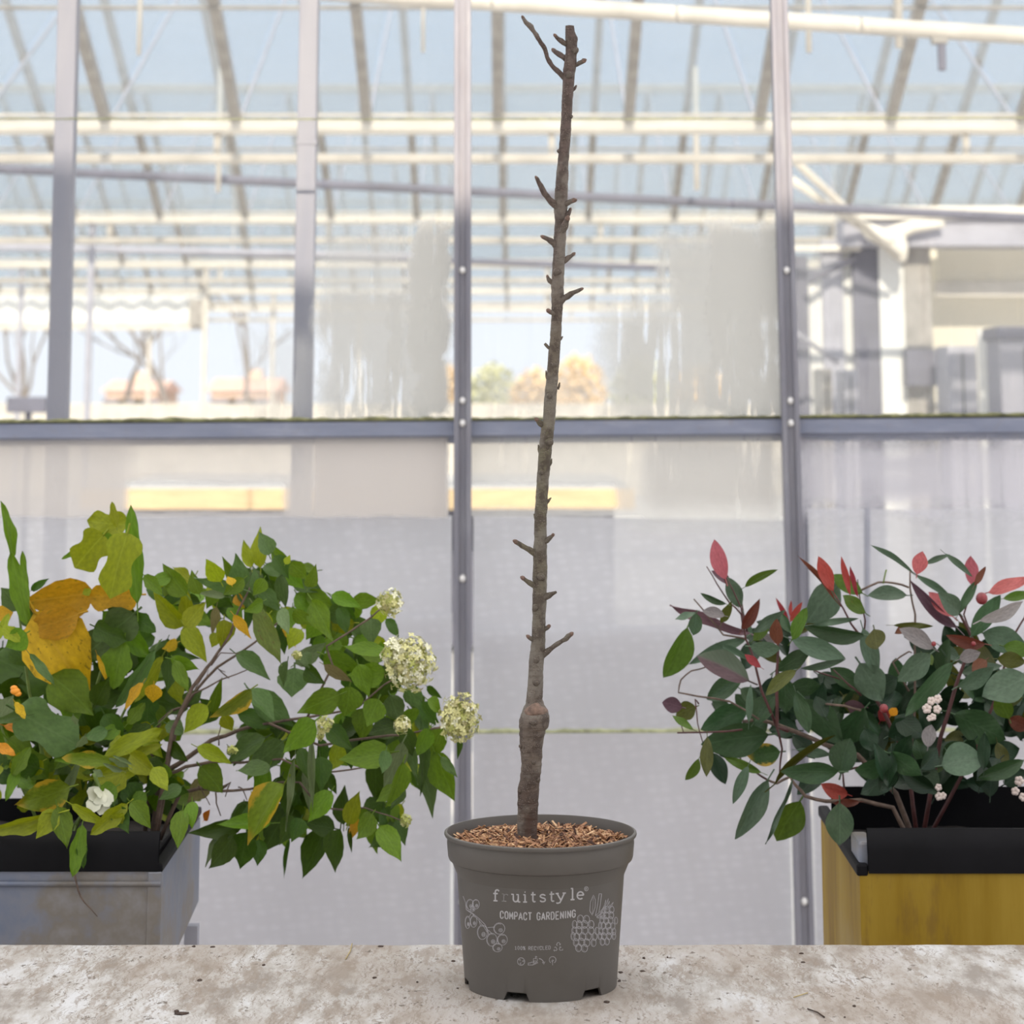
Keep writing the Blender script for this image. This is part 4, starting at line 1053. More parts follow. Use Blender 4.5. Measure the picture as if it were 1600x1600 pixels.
TR = [(40.4, 883.3, 897), (50, 883.3, 898), (59.5, 883.3, 902.4), (70, 884, 902), (80.8, 883.7, 901.3), (92, 882, 901), (102, 881, 900.7), (115, 879.5, 899), (127.5, 879, 897.7), (148, 878.3, 895.8), (170, 877.3, 894.3), (191, 876.3, 893), (212.5, 874.8, 891.8), (234, 873, 890), (255, 871, 888.6), (276, 869, 888), (297.6, 867.3, 887.5), (312, 866.2, 887), (324, 865.2, 886.6), (336, 866, 885.4), (344, 867, 886), (358, 866, 885.4), (372, 865, 884), (388, 864.6, 883.4), (403.7, 864, 883), (425, 862.4, 882), (446, 861.4, 881), (462, 861.4, 880.8), (475, 861.8, 879.6), (488.7, 861.8, 878.8), (510, 860.4, 877.6), (531, 859, 876.7), (552, 857, 875), (573.7, 855.4, 873.5), (595, 853.4, 872), (616, 851, 870.3), (637, 849.4, 868.6), (658.7, 848, 867), (669, 846, 866), (681, 844, 864.6), (702, 842, 862.4), (723.7, 840.6, 860.3), (745, 839, 858.3), (766, 837.4, 856.5), (787, 836, 855.6), (808.7, 835, 854.4), (824, 835, 854.6), (840.6, 834.8, 854.8), (858, 833.4, 854.8), (872.5, 833, 854.8), (894, 832.4, 854.6), (915, 832.7, 854.4), (936, 832, 853.8), (957.5, 832, 853.3), (975, 831.4, 852.6), (991.5, 831, 852), (1012, 829, 851.6), (1026, 827.4, 850.8), (1039.5, 826, 849.5), (1052, 825.6, 849), (1065, 825, 848.8), (1076, 824, 848.4), (1086, 823, 848), (1094, 822.4, 848), (1101, 820.4, 850.5), (1107, 818, 854), (1114, 815.5, 856.5), (1120, 813, 857.8), (1126.7, 810.8, 858), (1134, 811, 856), (1141.5, 811.8, 852.6), (1152, 812, 850.2), (1163, 811.4, 848.4), (1175, 813, 847.6), (1192.5, 814.4, 846.3), (1206, 814, 845.4), (1218, 812, 844), (1231, 809.3, 842.5), (1243, 808.8, 841.6), (1256, 808.6, 841), (1278, 808.6, 840.2), (1300, 808.8, 839.7), (1316, 808, 840)]
def trunk_at(py):
    for i in range(len(TR) - 1):
        if TR[i][0] <= py <= TR[i + 1][0]:
            t = (py - TR[i][0]) / (TR[i + 1][0] - TR[i][0])
            l = TR[i][1] + (TR[i + 1][1] - TR[i][1]) * t; r_ = TR[i][2] + (TR[i + 1][2] - TR[i][2]) * t
            return (l + r_) / 2, (r_ - l) / 2
    return ((TR[-1][1] + TR[-1][2]) / 2, (TR[-1][2] - TR[-1][1]) / 2)
def depth_off(py): return 0.004 * noise.noise((py * 0.006, 0.3, 0.7))
m = MB(); pts = []; rad = []; py = 1316.0
while py > 40.4:
    c_, h_ = trunk_at(py); pts.append(P(c_, py, YP + depth_off(py))); rad.append(h_ * S_(py)); py -= 2.5
c_, h_ = trunk_at(40.4); pts.append(P(c_, 40.4, YP)); rad.append(h_ * S_(40.4))
seg = 32; vs = []; fs = []
for i, (p, r_) in enumerate(zip(pts, rad)):
    for k in range(seg):
        a = 2 * math.pi * k / seg; d = Vector((math.cos(a), math.sin(a), 0))
        q = p + d * r_
        rr_ = r_ * (1 + 0.06 * noise.noise(q * 55) + 0.06 * noise.noise(Vector((q.x * 60, q.y * 60, q.z * 210))) + 0.045 * noise.noise(q * 330))
        vs.append(p + d * rr_)
for i in range(len(pts) - 1):
    for k in range(seg):
        k2 = (k + 1) % seg; fs.append((i * seg + k, i * seg + k2, (i + 1) * seg + k2, (i + 1) * seg + k))
vs.append(pts[-1] + Vector((0, 0, 0.0012))); top = len(vs) - 1
for k in range(seg): fs.append(((len(pts) - 1) * seg + k, (len(pts) - 1) * seg + (k + 1) % seg, top))
m.add(vs, fs)
trunk = m.build('trunk', M['bark'], pot_root, smooth=True)
# twigs: pixel polylines with widths; last value = depth of the tip against the trunk (m)
TW = [([(882, 122), (879, 119), (870, 110), (862, 102), (855, 90), (851.4, 76.5), (845, 67), (840.8, 59.5), (835, 50), (830, 42.5), (822, 35), (817, 27)], [9, 8.5, 7.6, 7.4, 6.8, 7.2, 6.8, 7.2, 7.2, 8.4, 7.6, 4.6], -0.02),
      ([(886, 70), (880, 66.5), (873, 61), (867.3, 55.3)], [9, 8.6, 7, 5], -0.012), ([(884, 92), (878, 88), (871, 83), (865, 78.6)], [9, 8.4, 8, 6.6], 0.010),
      ([(896, 102), (902, 101), (908, 97.5), (913, 94.6)], [9, 7.6, 6.6, 6.2], -0.01), ([(909, 96), (911, 92)], [4, 2.6], -0.01),
      ([(894, 141), (898.5, 138), (900.7, 133)], [6, 4.4, 2.2], 0.0),
      ([(874, 325), (866, 320), (858, 311), (851, 302), (845, 290), (841, 283), (837.6, 277)], [13, 11, 9.4, 9.2, 8, 6.8, 4], -0.02),
      ([(878, 321), (886, 318), (892, 314.6), (897.5, 313)], [11, 8.6, 7, 7], -0.012), ([(880, 341), (885.5, 337), (889, 332), (891, 327.4)], [9, 8.5, 7, 4.6], 0.0),
      ([(872, 366), (879, 358), (883, 350), (886.5, 341.5)], [14, 12, 10.5, 7.5], -0.012), ([(870, 384), (864, 379), (856, 373.5), (848, 370)], [12, 9.4, 8, 5.4], -0.008),
      ([(876, 411), (883, 407), (889, 402), (896, 397)], [11, 9, 8, 5.6], 0.006), ([(866, 446), (861, 441), (857.6, 437), (855.6, 432.5)], [9, 7.4, 6.8, 4.6], 0.0),
      ([(874, 472), (882, 466), (892.6, 459), (901, 455), (909, 451.4)], [14, 10.5, 8.6, 7.6, 4.4], -0.012), ([(871, 492), (864, 489.6), (857, 485.4)], [9, 7.6, 6.8], -0.012),
      ([(871, 532), (876.5, 529), (879.6, 525.6)], [8, 4.6, 1.8], 0), ([(862, 547), (857, 543.5), (851, 536.6)], [7, 5.4, 3.8], 0),
      ([(856, 592), (854, 588), (853.2, 579)], [5, 4, 1.6], 0), ([(871, 608), (873.4, 604), (874.6, 597.6)], [5, 4, 1.6], 0),
      ([(852, 668), (846, 663.5), (842, 659), (838.6, 655.6)], [11, 9, 8.4, 6.6], -0.006), ([(843.5, 707), (841.6, 702), (841, 694.6)], [5, 4, 1.4], 0),
      ([(858, 727), (861, 723), (862.2, 716.4)], [5, 4, 1.4], 0), ([(853, 786), (857.4, 782), (861.4, 777.6)], [7, 4.6, 1.4], 0), ([(838, 812), (835.4, 808), (834, 802.6)], [6, 4, 1.4], 0),
      ([(848, 848), (855.4, 845), (860, 840), (864, 836)], [8, 8, 7, 5], -0.012), ([(842, 868), (833, 863), (826, 858), (819, 854.4), (812, 850), (805.4, 846.4)], [13, 10, 8.6, 7.8, 7.4, 7], -0.014),
      ([(840, 918), (832, 914), (824, 908), (817, 903.4)], [10, 8, 7, 6.6], -0.006), ([(846, 936), (855, 931), (862, 928), (869.4, 925)], [13, 9.6, 7, 3.4], -0.006),
      ([(850, 983), (855, 981), (857.6, 978.6)], [9, 7.4, 5.6], -0.004), ([(839, 1000), (831, 998.6), (825.4, 995)], [8, 6.8, 6], -0.004),
      ([(843, 1027), (851, 1021.5), (859, 1015), (867, 1009), (876, 1002.4), (883, 999), (888, 994.5), (893, 990.6)], [14, 9.6, 8, 7.4, 7, 7.4, 7.6, 6], -0.02)]
for pl, wd, dz in TW:
    m = MB(); n = len(pl); pts = []; rad = []
    for i in range(n):
        t = i / (n - 1); pts.append(P(pl[i][0], pl[i][1], YP + dz * t)); rad.append(wd[i] / 2 * S_(pl[i][1]))
        if i < n - 1 and n > 2:
            pts.append(P((pl[i][0] + pl[i + 1][0]) / 2 + rnd.uniform(-.35, .35), (pl[i][1] + pl[i + 1][1]) / 2 + rnd.uniform(-.35, .35), YP + dz * (i + .5) / (n - 1)))
            rad.append((wd[i] + wd[i + 1]) / 4 * S_(pl[i][1]) * (1.09 if i % 2 else 0.97))
    m.tube(pts, rad, 12, wob=0.30)
    tw = m.build('twig', M['bark'], pot_root, smooth=True, origin=tuple(pts[0]))
    if n > 4 or wd[-1] > 4.5:
        tip = pts[-1]; d = (pts[-1] - pts[-2]).normalized(); r_ = rad[-1]
        m = MB(); m.tube([tip - d * r_ * 0.8, tip, tip + d * r_ * 0.9, tip + d * r_ * 1.5], [r_ * 1.02, r_ * 1.14, r_ * 0.8, r_ * 0.2], 8, wob=0.2); m.build('bud', M['budm'], tw, smooth=True)
# buds and old scars that point towards the viewer
for px, py, rp_ in ((889.7, 115, 5.4), (899.5, 78, 5.4), (871, 424, 5.6), (859.7, 690, 5.2), (844.8, 901, 5.2), (836.6, 949, 5.6), (866, 570, 3.8), (858, 618, 4.2), (846, 738, 3.4), (838.5, 1030, 4.6), (838, 1066, 5.4), (833.5, 1127.7, 4.8), (834, 1191, 4.0), (840.5, 1218, 3.2), (812, 1236, 3.6), (813.4, 1166, 3.2), (893, 182, 2.6), (872.5, 236, 2.6)):
    c_, h_ = trunk_at(py); t = max(-0.97, min(0.97, (px - c_) / h_)); yy = -math.sqrt(1 - t * t) * h_ * S_(py)
    base = P(px, py, YP + depth_off(py) + yy); nrm = Vector((t, -math.sqrt(1 - t * t), 0.25)).normalized(); q = rp_ * S_(py)
    m = MB(); m.tube([base - nrm * q * 0.5, base + nrm * q * 0.25, base + nrm * q * 0.75, base + nrm * q * 1.0], [q * 1.35, q * 1.05, q * 0.62, q * 0.2], 10, wob=0.4)
    m.build('bud', M['bark'], pot_root, smooth=True, origin=tuple(base))
# callus lip of the graft union
m = MB(); vs = []; fs = []; S = S_(1108); c_, h_ = 838.0, 20.6; ctr = P(838, 1110, YP)
nu, nv = 30, 14
for j in range(nv + 1):
    t = j / nv
    for i in range(nu):
        a = math.pi * (i / (nu - 1)) + math.pi          # front half only
        k = (0.50, 0.62, 0.80, 0.95, 1.06, 1.13, 1.18, 1.20, 1.20, 1.17, 1.10, 1.02, 0.96, 0.90, 0.86)[j]
        hgt = (17, 15.5, 13.6, 11.4, 9, 6.4, 3.6, 0.8, -2.2, -4.6, -5.8, -6.2, -6.2, -6.0, -5.8)[j]
        bow = 1 - 0.75 * abs(math.cos(a)) ** 1.6         # highest in the middle, running out at the sides
        x = (h_ * S * (0.72 + 0.36 * t ** 0.5)) * math.cos(a) * min(1, k + 0.05); y = h_ * S * k * math.sin(a) * 0.98
        q = ctr + Vector((x - 0.0012, y, S * (hgt * bow if hgt > 0 else hgt - 1.5 * (1 - bow))))
        vs.append(q + Vector((0, 0, 0.0007 * noise.noise(q * 260))))
for j in range(nv):
    for i in range(nu - 1): fs.append((j * nu + i, j * nu + i + 1, (j + 1) * nu + i + 1, (j + 1) * nu + i))
m.add(vs, fs); m.build('graft_union', M['callus'], pot_root, smooth=True)
# ------------------------------------------------------------------ planters
YF, YBK = 3.46, 3.88
def m_zinc():
    n = NT('zinc_sheet'); f = n.noise(3.5, 6, 0.65); g = n.noise(9, 5, 0.7)
    c = n.ramp(f, [(0.38, (0.15, 0.18, 0.26)), (0.47, (0.21, 0.22, 0.265)), (0.54, (0.215, 0.19, 0.165)), (0.64, (0.29, 0.285, 0.30))])
    c = n.mix(n.math('MULTIPLY', n.sstep(g, 0.5, 0.7), 0.3), c, (0.31, 0.32, 0.35))
    return n.done(n.bsdf(c, 0.48, 0.35, n.bump(g, 0.1, 0.002)))
M['zinc'] = m_zinc()
def m_yellowwood():
    n = NT('yellow_stained_board'); f = n.noise(2.2, 6, 0.6, stretch=(5, 5, 0.7)); g = n.noise(2.5, 5, 0.6)
    k = n.noise(7, 6, 0.7, stretch=(2, 2, 0.4))
    c = n.ramp(f, [(0.36, (0.175, 0.100, 0.006)), (0.5, (0.25, 0.152, 0.010)), (0.64, (0.31, 0.200, 0.022))])
    c = n.mix(n.math('MULTIPLY', n.sstep(g, 0.48, 0.60), 0.45), c, (0.29, 0.22, 0.11))
    c = n.mix(n.math('MULTIPLY', n.sstep(k, 0.53, 0.64), 0.6), c, (0.17, 0.095, 0.018))
    return n.done(n.bsdf(c, 0.6, 0, n.bump(k, 0.15, 0.002), 0.25))
M['yellowwood'] = m_yellowwood()

def liner_and_soil(root, x0, x1, zt, front_h, side_h, zsoil, back_h=0.012):
    """thin black folded liner standing in the planter, soil inside"""
    g = 0.0145; t = 0.004
    m = MB(); zb = zsoil - 0.10
    def wall_(xa, xb, ya, yb, ha, hb, axis):
        # wall whose top runs from ha (first end) to hb (second end)
        if axis == 'x': vs = [(xa, ya, zb), (xb, ya, zb), (xb, ya, zt + hb), (xa, ya, zt + ha), (xa, ya + t, zb), (xb, ya + t, zb), (xb, ya + t, zt + hb), (xa, ya + t, zt + ha)]
        else: vs = [(xa, ya, zb), (xa, yb, zb), (xa, yb, zt + hb), (xa, ya, zt + ha), (xa + t, ya, zb), (xa + t, yb, zb), (xa + t, yb, zt + hb), (xa + t, ya, zt + ha)]
        m.add(vs, [(0, 1, 2, 3), (7, 6, 5, 4), (0, 4, 5, 1), (1, 5, 6, 2), (2, 6, 7, 3), (3, 7, 4, 0)])
    wall_(x0 + g, x1 - g, YF + g, 0, 0.006, 0.006, 'x')
    wall_(x0 + g, x1 - g, YBK - g - t, 0, back_h, back_h, 'x')
    wall_(x0 + g, 0, YF + g, YBK - g, side_h, 0.012, 'y'); wall_(x1 - g - t, 0, YF + g, YBK - g, side_h, 0.012, 'y')
    ln = m.build('liner', M['lining'], root)
    m = MB(); nx = 40; ny = 16; vs = []; fs = []
    for j in range(ny + 1):
        for i in range(nx + 1):
            x = x0 + 0.012 + (x1 - x0 - 0.024) * i / nx; y = YF + 0.012 + (YBK - YF - 0.024) * j / ny
            vs.append((x, y, zsoil + 0.012 * noise.noise((x * 12, y * 12, 0)) + 0.006 * noise.noise((x * 50, y * 50, 1))))
    for j in range(ny):
        for i in range(nx): k = j * (nx + 1) + i; fs.append((k, k + 1, k + nx + 2, k + nx + 1))
    m.add(vs, fs); m.build('soil', M['soil'], root, smooth=True, fixn=False)
    return ln
def folded_flap(root, x0, x1, zt, h, in_, seed=0):
    """front flap of the liner: rises above the planter edge, with a folded hem"""
    m = MB(); n = 60; vs = []; fs = []
    for i in range(n + 1):
        x = x0 + (x1 - x0) * i / n; wv = 0.0035 * noise.noise((x * 7, seed, 0)) + 0.0012 * noise.noise((x * 30, seed, 3))
        zz = zt + h + 0.003 * noise.noise((x * 4, seed, 9))
        prof_ = [(YF - 0.003, zt - 0.002), (YF - 0.004 + wv, zt + h * 0.5), (YF + in_ + wv, zz), (YF + in_ + 0.004 + wv, zz + 0.001), (YF + in_ + 0.007 + wv, zz - 0.004), (YF + 0.004 + wv, zt + h * 0.4), (YF + 0.003, zt - 0.03)]
        vs += [(x, y, z) for y, z in prof_]
    L = 7
    for i in range(n):
        for k in range(L - 1): fs.append((i * L + k, (i + 1) * L + k, (i + 1) * L + k + 1, i * L + k + 1))
    m.add(vs, fs); return m.build('liner_flap', M['lining'], root, smooth=True)

# left planter: zinc trough with a bevelled lower back edge, on legs
xr = P(252, 1358, YF).x; zt_l = P(252, 1359, YF).z; xl = xr - 0.95
pl_root = thing('zinc_planter', 'grey zinc planter trough with black liner under the white-flowered shrub, left of the potted tree', 'planter', (xl + 0.475, (YF + YBK) / 2, 0))
z_low = P(318, 1408, YBK).z
yq = YF
while yq < YBK and P(280, 1475, yq).x > xr: yq += 0.002
zq = P(280, 1475, yq).z; kq = (z_low - zq) / (YBK - yq); yb_ = max(YF + 0.03, yq - 0.12); zb_ = zq - kq * (yq - yb_)
end_poly = [(YF, zt_l), (YF, zb_ - 0.03), (yb_ - 0.02, zb_ - 0.03), (yb_, zb_), (YBK, z_low), (YBK, zt_l)]
m = MB()
poly = end_poly[:5] + [(YBK, zt_l + 0.001), (YBK - 0.004, zt_l + 0.001), (YBK - 0.004, zt_l - 0.12), (YF + 0.004, zt_l - 0.12), (YF + 0.004, zt_l)]
m.prism(poly, xl, xr - 0.003)
m.build('trough', M['zinc'], pl_root)
m = MB(); m.prism(end_poly, xr - 0.003, xr); m.build('end_plate', M['zinc'], pl_root)
m = MB(); m.tube([(xl, YF - 0.002, zt_l - 0.018), (xr, YF - 0.002, zt_l - 0.018)], 0.004, 8); m.build('rolled_seam', M['zinc'], pl_root, smooth=True)
m = MB(); m.box(xr - 0.018, xr + 0.001, YF - 0.003, YF + 0.02, zt_l - 0.30, zt_l - 0.002); m.build('corner_fold', M['zinc'], pl_root, bevel=0.002)
for x in (xl + 0.1, P(299.5, 1465, YBK - 0.02).x):
    for y in (yb_ - 0.03, YBK - 0.02):
        m = MB(); top_ = zb_ - 0.002 if y < YF + 0.2 else z_low - 0.03
        m.box(x - 0.010, x + 0.010, y - 0.012, y + 0.012, 0, top_); m.build('leg', M['grey_steel'], pl_root)
liner_and_soil(pl_root, xl, xr, zt_l, 0.05, 0.012, zt_l - 0.006, 0.03)
m = MB(); m.bar((xr - 0.005, YF - 0.002, zt_l + 0.002), (xr - 0.005, YBK, zt_l + 0.010), 0.014, 0.012); m.build('liner_hem', M['lining'], pl_root, bevel=0.003)
folded_flap(pl_root, xl + 0.01, xr - 0.004, zt_l, zt_l * 0 + (P(200, 1297, YF).z - P(200, 1358, YF).z) * 0.94, 0.006, 1)
# right planter: box of yellow stained boards
xq = P(1343, 1361, YF).x; zt_r = P(1343, 1362, YF).z; xq2 = xq + 0.80
pr_root = thing('wooden_planter', 'yellow stained wooden planter box with black liner under the red-leaved shrub', 'planter', (xq + 0.4, (YF + YBK) / 2, 0))
H_ = 0.46
m = MB(); m.box(xq, xq2, YF, YF + 0.012, zt_r - H_, zt_r); m.build('front_board', M['yellowwood'], pr_root, bevel=0.0015)
m = MB(); m.box(xq, xq2, YBK - 0.012, YBK, zt_r - H_, zt_r); m.build('back_board', M['yellowwood'], pr_root, bevel=0.0015)
for x in (xq, xq2 - 0.012):
    m = MB(); m.box(x + 0.0005, x + 0.0115, YF + 0.012, YBK - 0.012, zt_r - H_, zt_r); m.build('side_board', M['yellowwood'], pr_root, bevel=0.001)
m = MB(); m.box(xq + 0.012, xq2 - 0.012, YF + 0.012, YBK - 0.012, zt_r - H_, zt_r - H_ + 0.015); m.build('bottom_board', M['yellowwood'], pr_root)
for x in (xq + 0.05, xq2 - 0.05):
    for y in (YF + 0.05, YBK - 0.05):
        m = MB(); m.box(x - 0.02, x + 0.02, y - 0.02, y + 0.02, 0, zt_r - H_); m.build('leg', M['yellowwood'], pr_root)
liner_and_soil(pr_root, xq, xq2, zt_r, 0.05, 0.010, zt_r - 0.012, 0.050)
m = MB(); m.bar((xq + 0.004, YF - 0.002, zt_r + 0.002), (xq + 0.004, YBK, zt_r + 0.012), 0.016, 0.016); m.build('liner_hem', M['lining'], pr_root, bevel=0.003)
xf0 = P(1368, 1300, YF).x
folded_flap(pr_root, xq + 0.012, xq2 - 0.01, zt_r, (P(1450, 1291, YF).z - P(1450, 1360, YF).z) * 0.95, 0.004, 2)
m = MB(); q0 = P(1352, 1318, YF + 0.03); m.box(q0.x - 0.012, q0.x + 0.010, YF + 0.010, YF + 0.09, q0.z - 0.03, q0.z + 0.006); m.build('liner_fold', M['zinc'], pr_root, bevel=0.004)

# ------------------------------------------------------------------ leaves
def outline(kind, t):
    if kind == 'ov':      # hydrangea: egg-shaped, drawn-out tip
        return 0.5 * (math.sin(math.pi * min(1, t) ** 0.72) ** 0.95) * (1 - 0.40 * t ** 3) * 1.12
    if kind == 'el':      # photinia: elliptic
        return 0.5 * (max(0, math.sin(math.pi * t ** 0.95)) ** 0.80)
    if kind == 'lo':      # long, wavy
        return 0.5 * (max(0, math.sin(math.pi * t ** 0.85)) ** 0.7) * (0.88 + 0.12 * math.cos(t * 14))
    if kind == 'tu':      # four-lobed leaf with a cut-off end
        pts = ((0, 0.10), (0.06, 0.34), (0.16, 0.47), (0.27, 0.50), (0.36, 0.40), (0.46, 0.33), (0.56, 0.36), (0.68, 0.44), (0.78, 0.46), (0.86, 0.36), (0.92, 0.20), (1, 0.02))
        for (a, x), (b, y) in zip(pts, pts[1:]):
            if a <= t <= b: return x + (y - x) * (t - a) / (b - a)
    return 0.3
leaf_cache = {}
def leaf_mesh(kind, col, var):
    key = (kind, col, var)
    if key in leaf_cache: return leaf_cache[key]
    rr = random.Random(hash((kind, var)) % 1000 if False else var * 17 + len(kind) + ord(kind[0]))
    rows = 10 if kind != 'tu' else 14; cols = (-1, -0.5, 0, 0.5, 1)
    fold = (0.16, 0.05, 0.26, 0.10)[var % 4]; droop = (0.10, -0.06, 0.20, 0.02)[var % 4]; wave = (0.02, 0.035, 0.015, 0.04)[var % 4]
    bend = rr.uniform(-0.05, 0.05)
    vs = []; fs = []; uv = []
    for i in range(rows + 1):
        t = i / rows; w_ = outline(kind, t)
        if kind == 'ov' and 0 < i < rows: w_ *= 1 + (0.03 if i % 2 else -0.02)
        for u in cols:
            x = u * w_ + bend * math.sin(math.pi * t)
            z = fold * abs(u) * w_ - droop * t * t + wave * math.sin(t * 9 + u * 2.4 + var) * abs(u)
            vs.append((x, t, z)); uv.append((0.5 + u * max(w_, 0.02), t))
    n = len(cols)
    for i in range(rows):
        for k in range(n - 1): fs.append((i * n + k, i * n + k + 1, (i + 1) * n + k + 1, (i + 1) * n + k))
    b0 = len(vs); pr = 0.020
    for y, z in ((-0.16, 0.03), (-0.07, 0.012), (0.03, -0.004)):
        for a in (90, 210, 330): vs.append((pr * 1.8 * math.cos(R(a)), y, z + pr * math.sin(R(a)))); uv.append((0.5, 0.0))
    for i in range(2):
        for k in range(3): fs.append((b0 + i * 3 + k, b0 + i * 3 + (k + 1) % 3, b0 + (i + 1) * 3 + (k + 1) % 3, b0 + (i + 1) * 3 + k))
    me = bpy.data.meshes.new('leaf'); me.from_pydata(vs, [], fs)
    ul = me.uv_layers.new(name='UVMap')
    for lp in me.loops: ul.data[lp.index].uv = uv[lp.vertex_index]
    me.materials.append(LEAFM[col]); me.polygons.foreach_set('use_smooth', [True] * len(me.polygons)); me.update()
    leaf_cache[key] = me; return me
lr = random.Random(77)
ORDER = {}
def leaf(root, bx, by, tx, ty, wpx, col, kind, Y, dY=None, roll=None, name='leaf'):
    if dY is None: dY = lr.uniform(-0.025, 0.012)
    if roll is None: roll = lr.choice((-1, 1)) * lr.uniform(5, 38)
    b_ = P(bx, by, Y); t_ = P(tx, ty, Y + dY); ax = t_ - b_; L = ax.length; ax.normalize()
    view = (CAM - b_).normalized(); side = ax.cross(view)
    if side.length < 0.05: side = Vector((1, 0, 0))
    side.normalize()
    nrm = side.cross(ax).normalized()
    if nrm.dot(Vector((0, -0.5, 1))) < 0: pass
    q = Matrix.Rotation(R(roll), 3, ax); side = q @ side; nrm = q @ nrm
    b_ = b_ - ax * (L * 0.05); L *= 1.12
    W = 1.16 * wpx * SC(by, Y) / max(0.45, math.cos(R(roll)))
    Mx = Matrix(((side.x * W, ax.x * L, nrm.x * L, b_.x), (side.y * W, ax.y * L, nrm.y * L, b_.y), (side.z * W, ax.z * L, nrm.z * L, b_.z), (0, 0, 0, 1)))
    o = inst(leaf_mesh(kind, col, lr.randrange(4)), root, Mx, name); ORDER[o.name] = len(ORDER)
    return o
def stem(root, pts, r0, r1, Y, mat='stem', name='stem', dY=0.0, seg=7):
    n = len(pts); m = MB(); vs = []; rad = []
    for i, (x, y) in enumerate(pts):
        t = i / (n - 1)
        vs.append(P(x, y, Y + dY * t)); rad.append((r0 + (r1 - r0) * t) * 0.42 * SC(y, Y))
        if i < n - 1:
            vs.append(P((x + pts[i + 1][0]) / 2 + lr.uniform(-1, 1), (y + pts[i + 1][1]) / 2 + lr.uniform(-1, 1), Y + dY * (i + .5) / (n - 1))); rad.append((r0 + (r1 - r0) * (i + .5) / (n - 1)) * 0.42 * SC(y, Y))
    m.tube(vs, rad, seg, wob=0.1)
    return m.build(name, M[mat], root, smooth=True, origin=tuple(vs[0]))

# --- white-flowered shrub (panicle hydrangea) in the left planter
YH = 3.66
hyd = thing('hydrangea_shrub', 'leaning green shrub with cream flower heads in the zinc planter', 'shrub', (P(240, 1300, YH).x, YH, zt_l - 0.006))
for pts, a, c in (([(238, 1312), (250, 1212), (285, 1190), (330, 1157), (352, 1150), (375, 1140), (420, 1130), (480, 1121), (530, 1112)], 11, 4),
                  ([(226, 1312), (238, 1165), (250, 1128), (270, 1110), (290, 1105), (315, 1098)], 9, 3), ([(244, 1312), (262, 1210), (290, 1198), (330, 1190), (375, 1192), (440, 1186), (470, 1200)], 8, 3),
                  ([(240, 1310), (270, 1140), (300, 1075), (322, 1045), (340, 1020), (360, 990), (372, 955), (400, 900)], 9, 3), ([(236, 1310), (280, 1120), (305, 1080), (340, 1042), (375, 1020), (420, 985), (450, 960)], 7, 3),
                  ([(244, 1310), (275, 1130), (300, 1085), (345, 1062), (390, 1045)], 5, 2), ([(250, 1312), (282, 1238), (310, 1232), (340, 1236), (390, 1233), (440, 1222), (468, 1222)], 8, 3),
                  ([(480, 1121), (520, 1040), (510, 1010), (550, 985), (575, 968), (590, 955), (605, 943)], 4.5, 3), ([(530, 1112), (560, 1105), (600, 1070), (636, 1050)], 4, 3),
                  ([(420, 1130), (500, 1165), (600, 1150), (625, 1149), (660, 1142), (712, 1130)], 5, 3.5), ([(440, 1186), (480, 1206), (520, 1206), (575, 1198), (620, 1175)], 4, 2.5),
                  ([(468, 1222), (500, 1260), (530, 1265), (570, 1262), (610, 1275), (632, 1283)], 4, 2), ([(337, 1238), (338, 1255), (345, 1275)], 3.4, 2), ([(310, 1228), (318, 1240), (328, 1258)], 2.6, 1.6),
                  ([(372, 1230), (378, 1232), (386, 1250)], 2.8, 1.8), ([(342, 1165), (341, 1150), (345, 1132)], 3, 1.4), ([(305, 1285), (312, 1268), (300, 1250)], 2.4, 1.6), ([(345, 1232), (360, 1222), (352, 1245)], 7, 1.5),
                  ([(358, 1060), (340, 1044), (352, 1050)], 2.4, 1.2), ([(330, 1040), (345, 1020), (375, 1021)], 3, 1.6), ([(300, 1086), (315, 1060), (326, 1046), (320, 1062)], 2.4, 1.4)):
    stem(hyd, pts, a, c, YH + lr.uniform(-.05, .05))
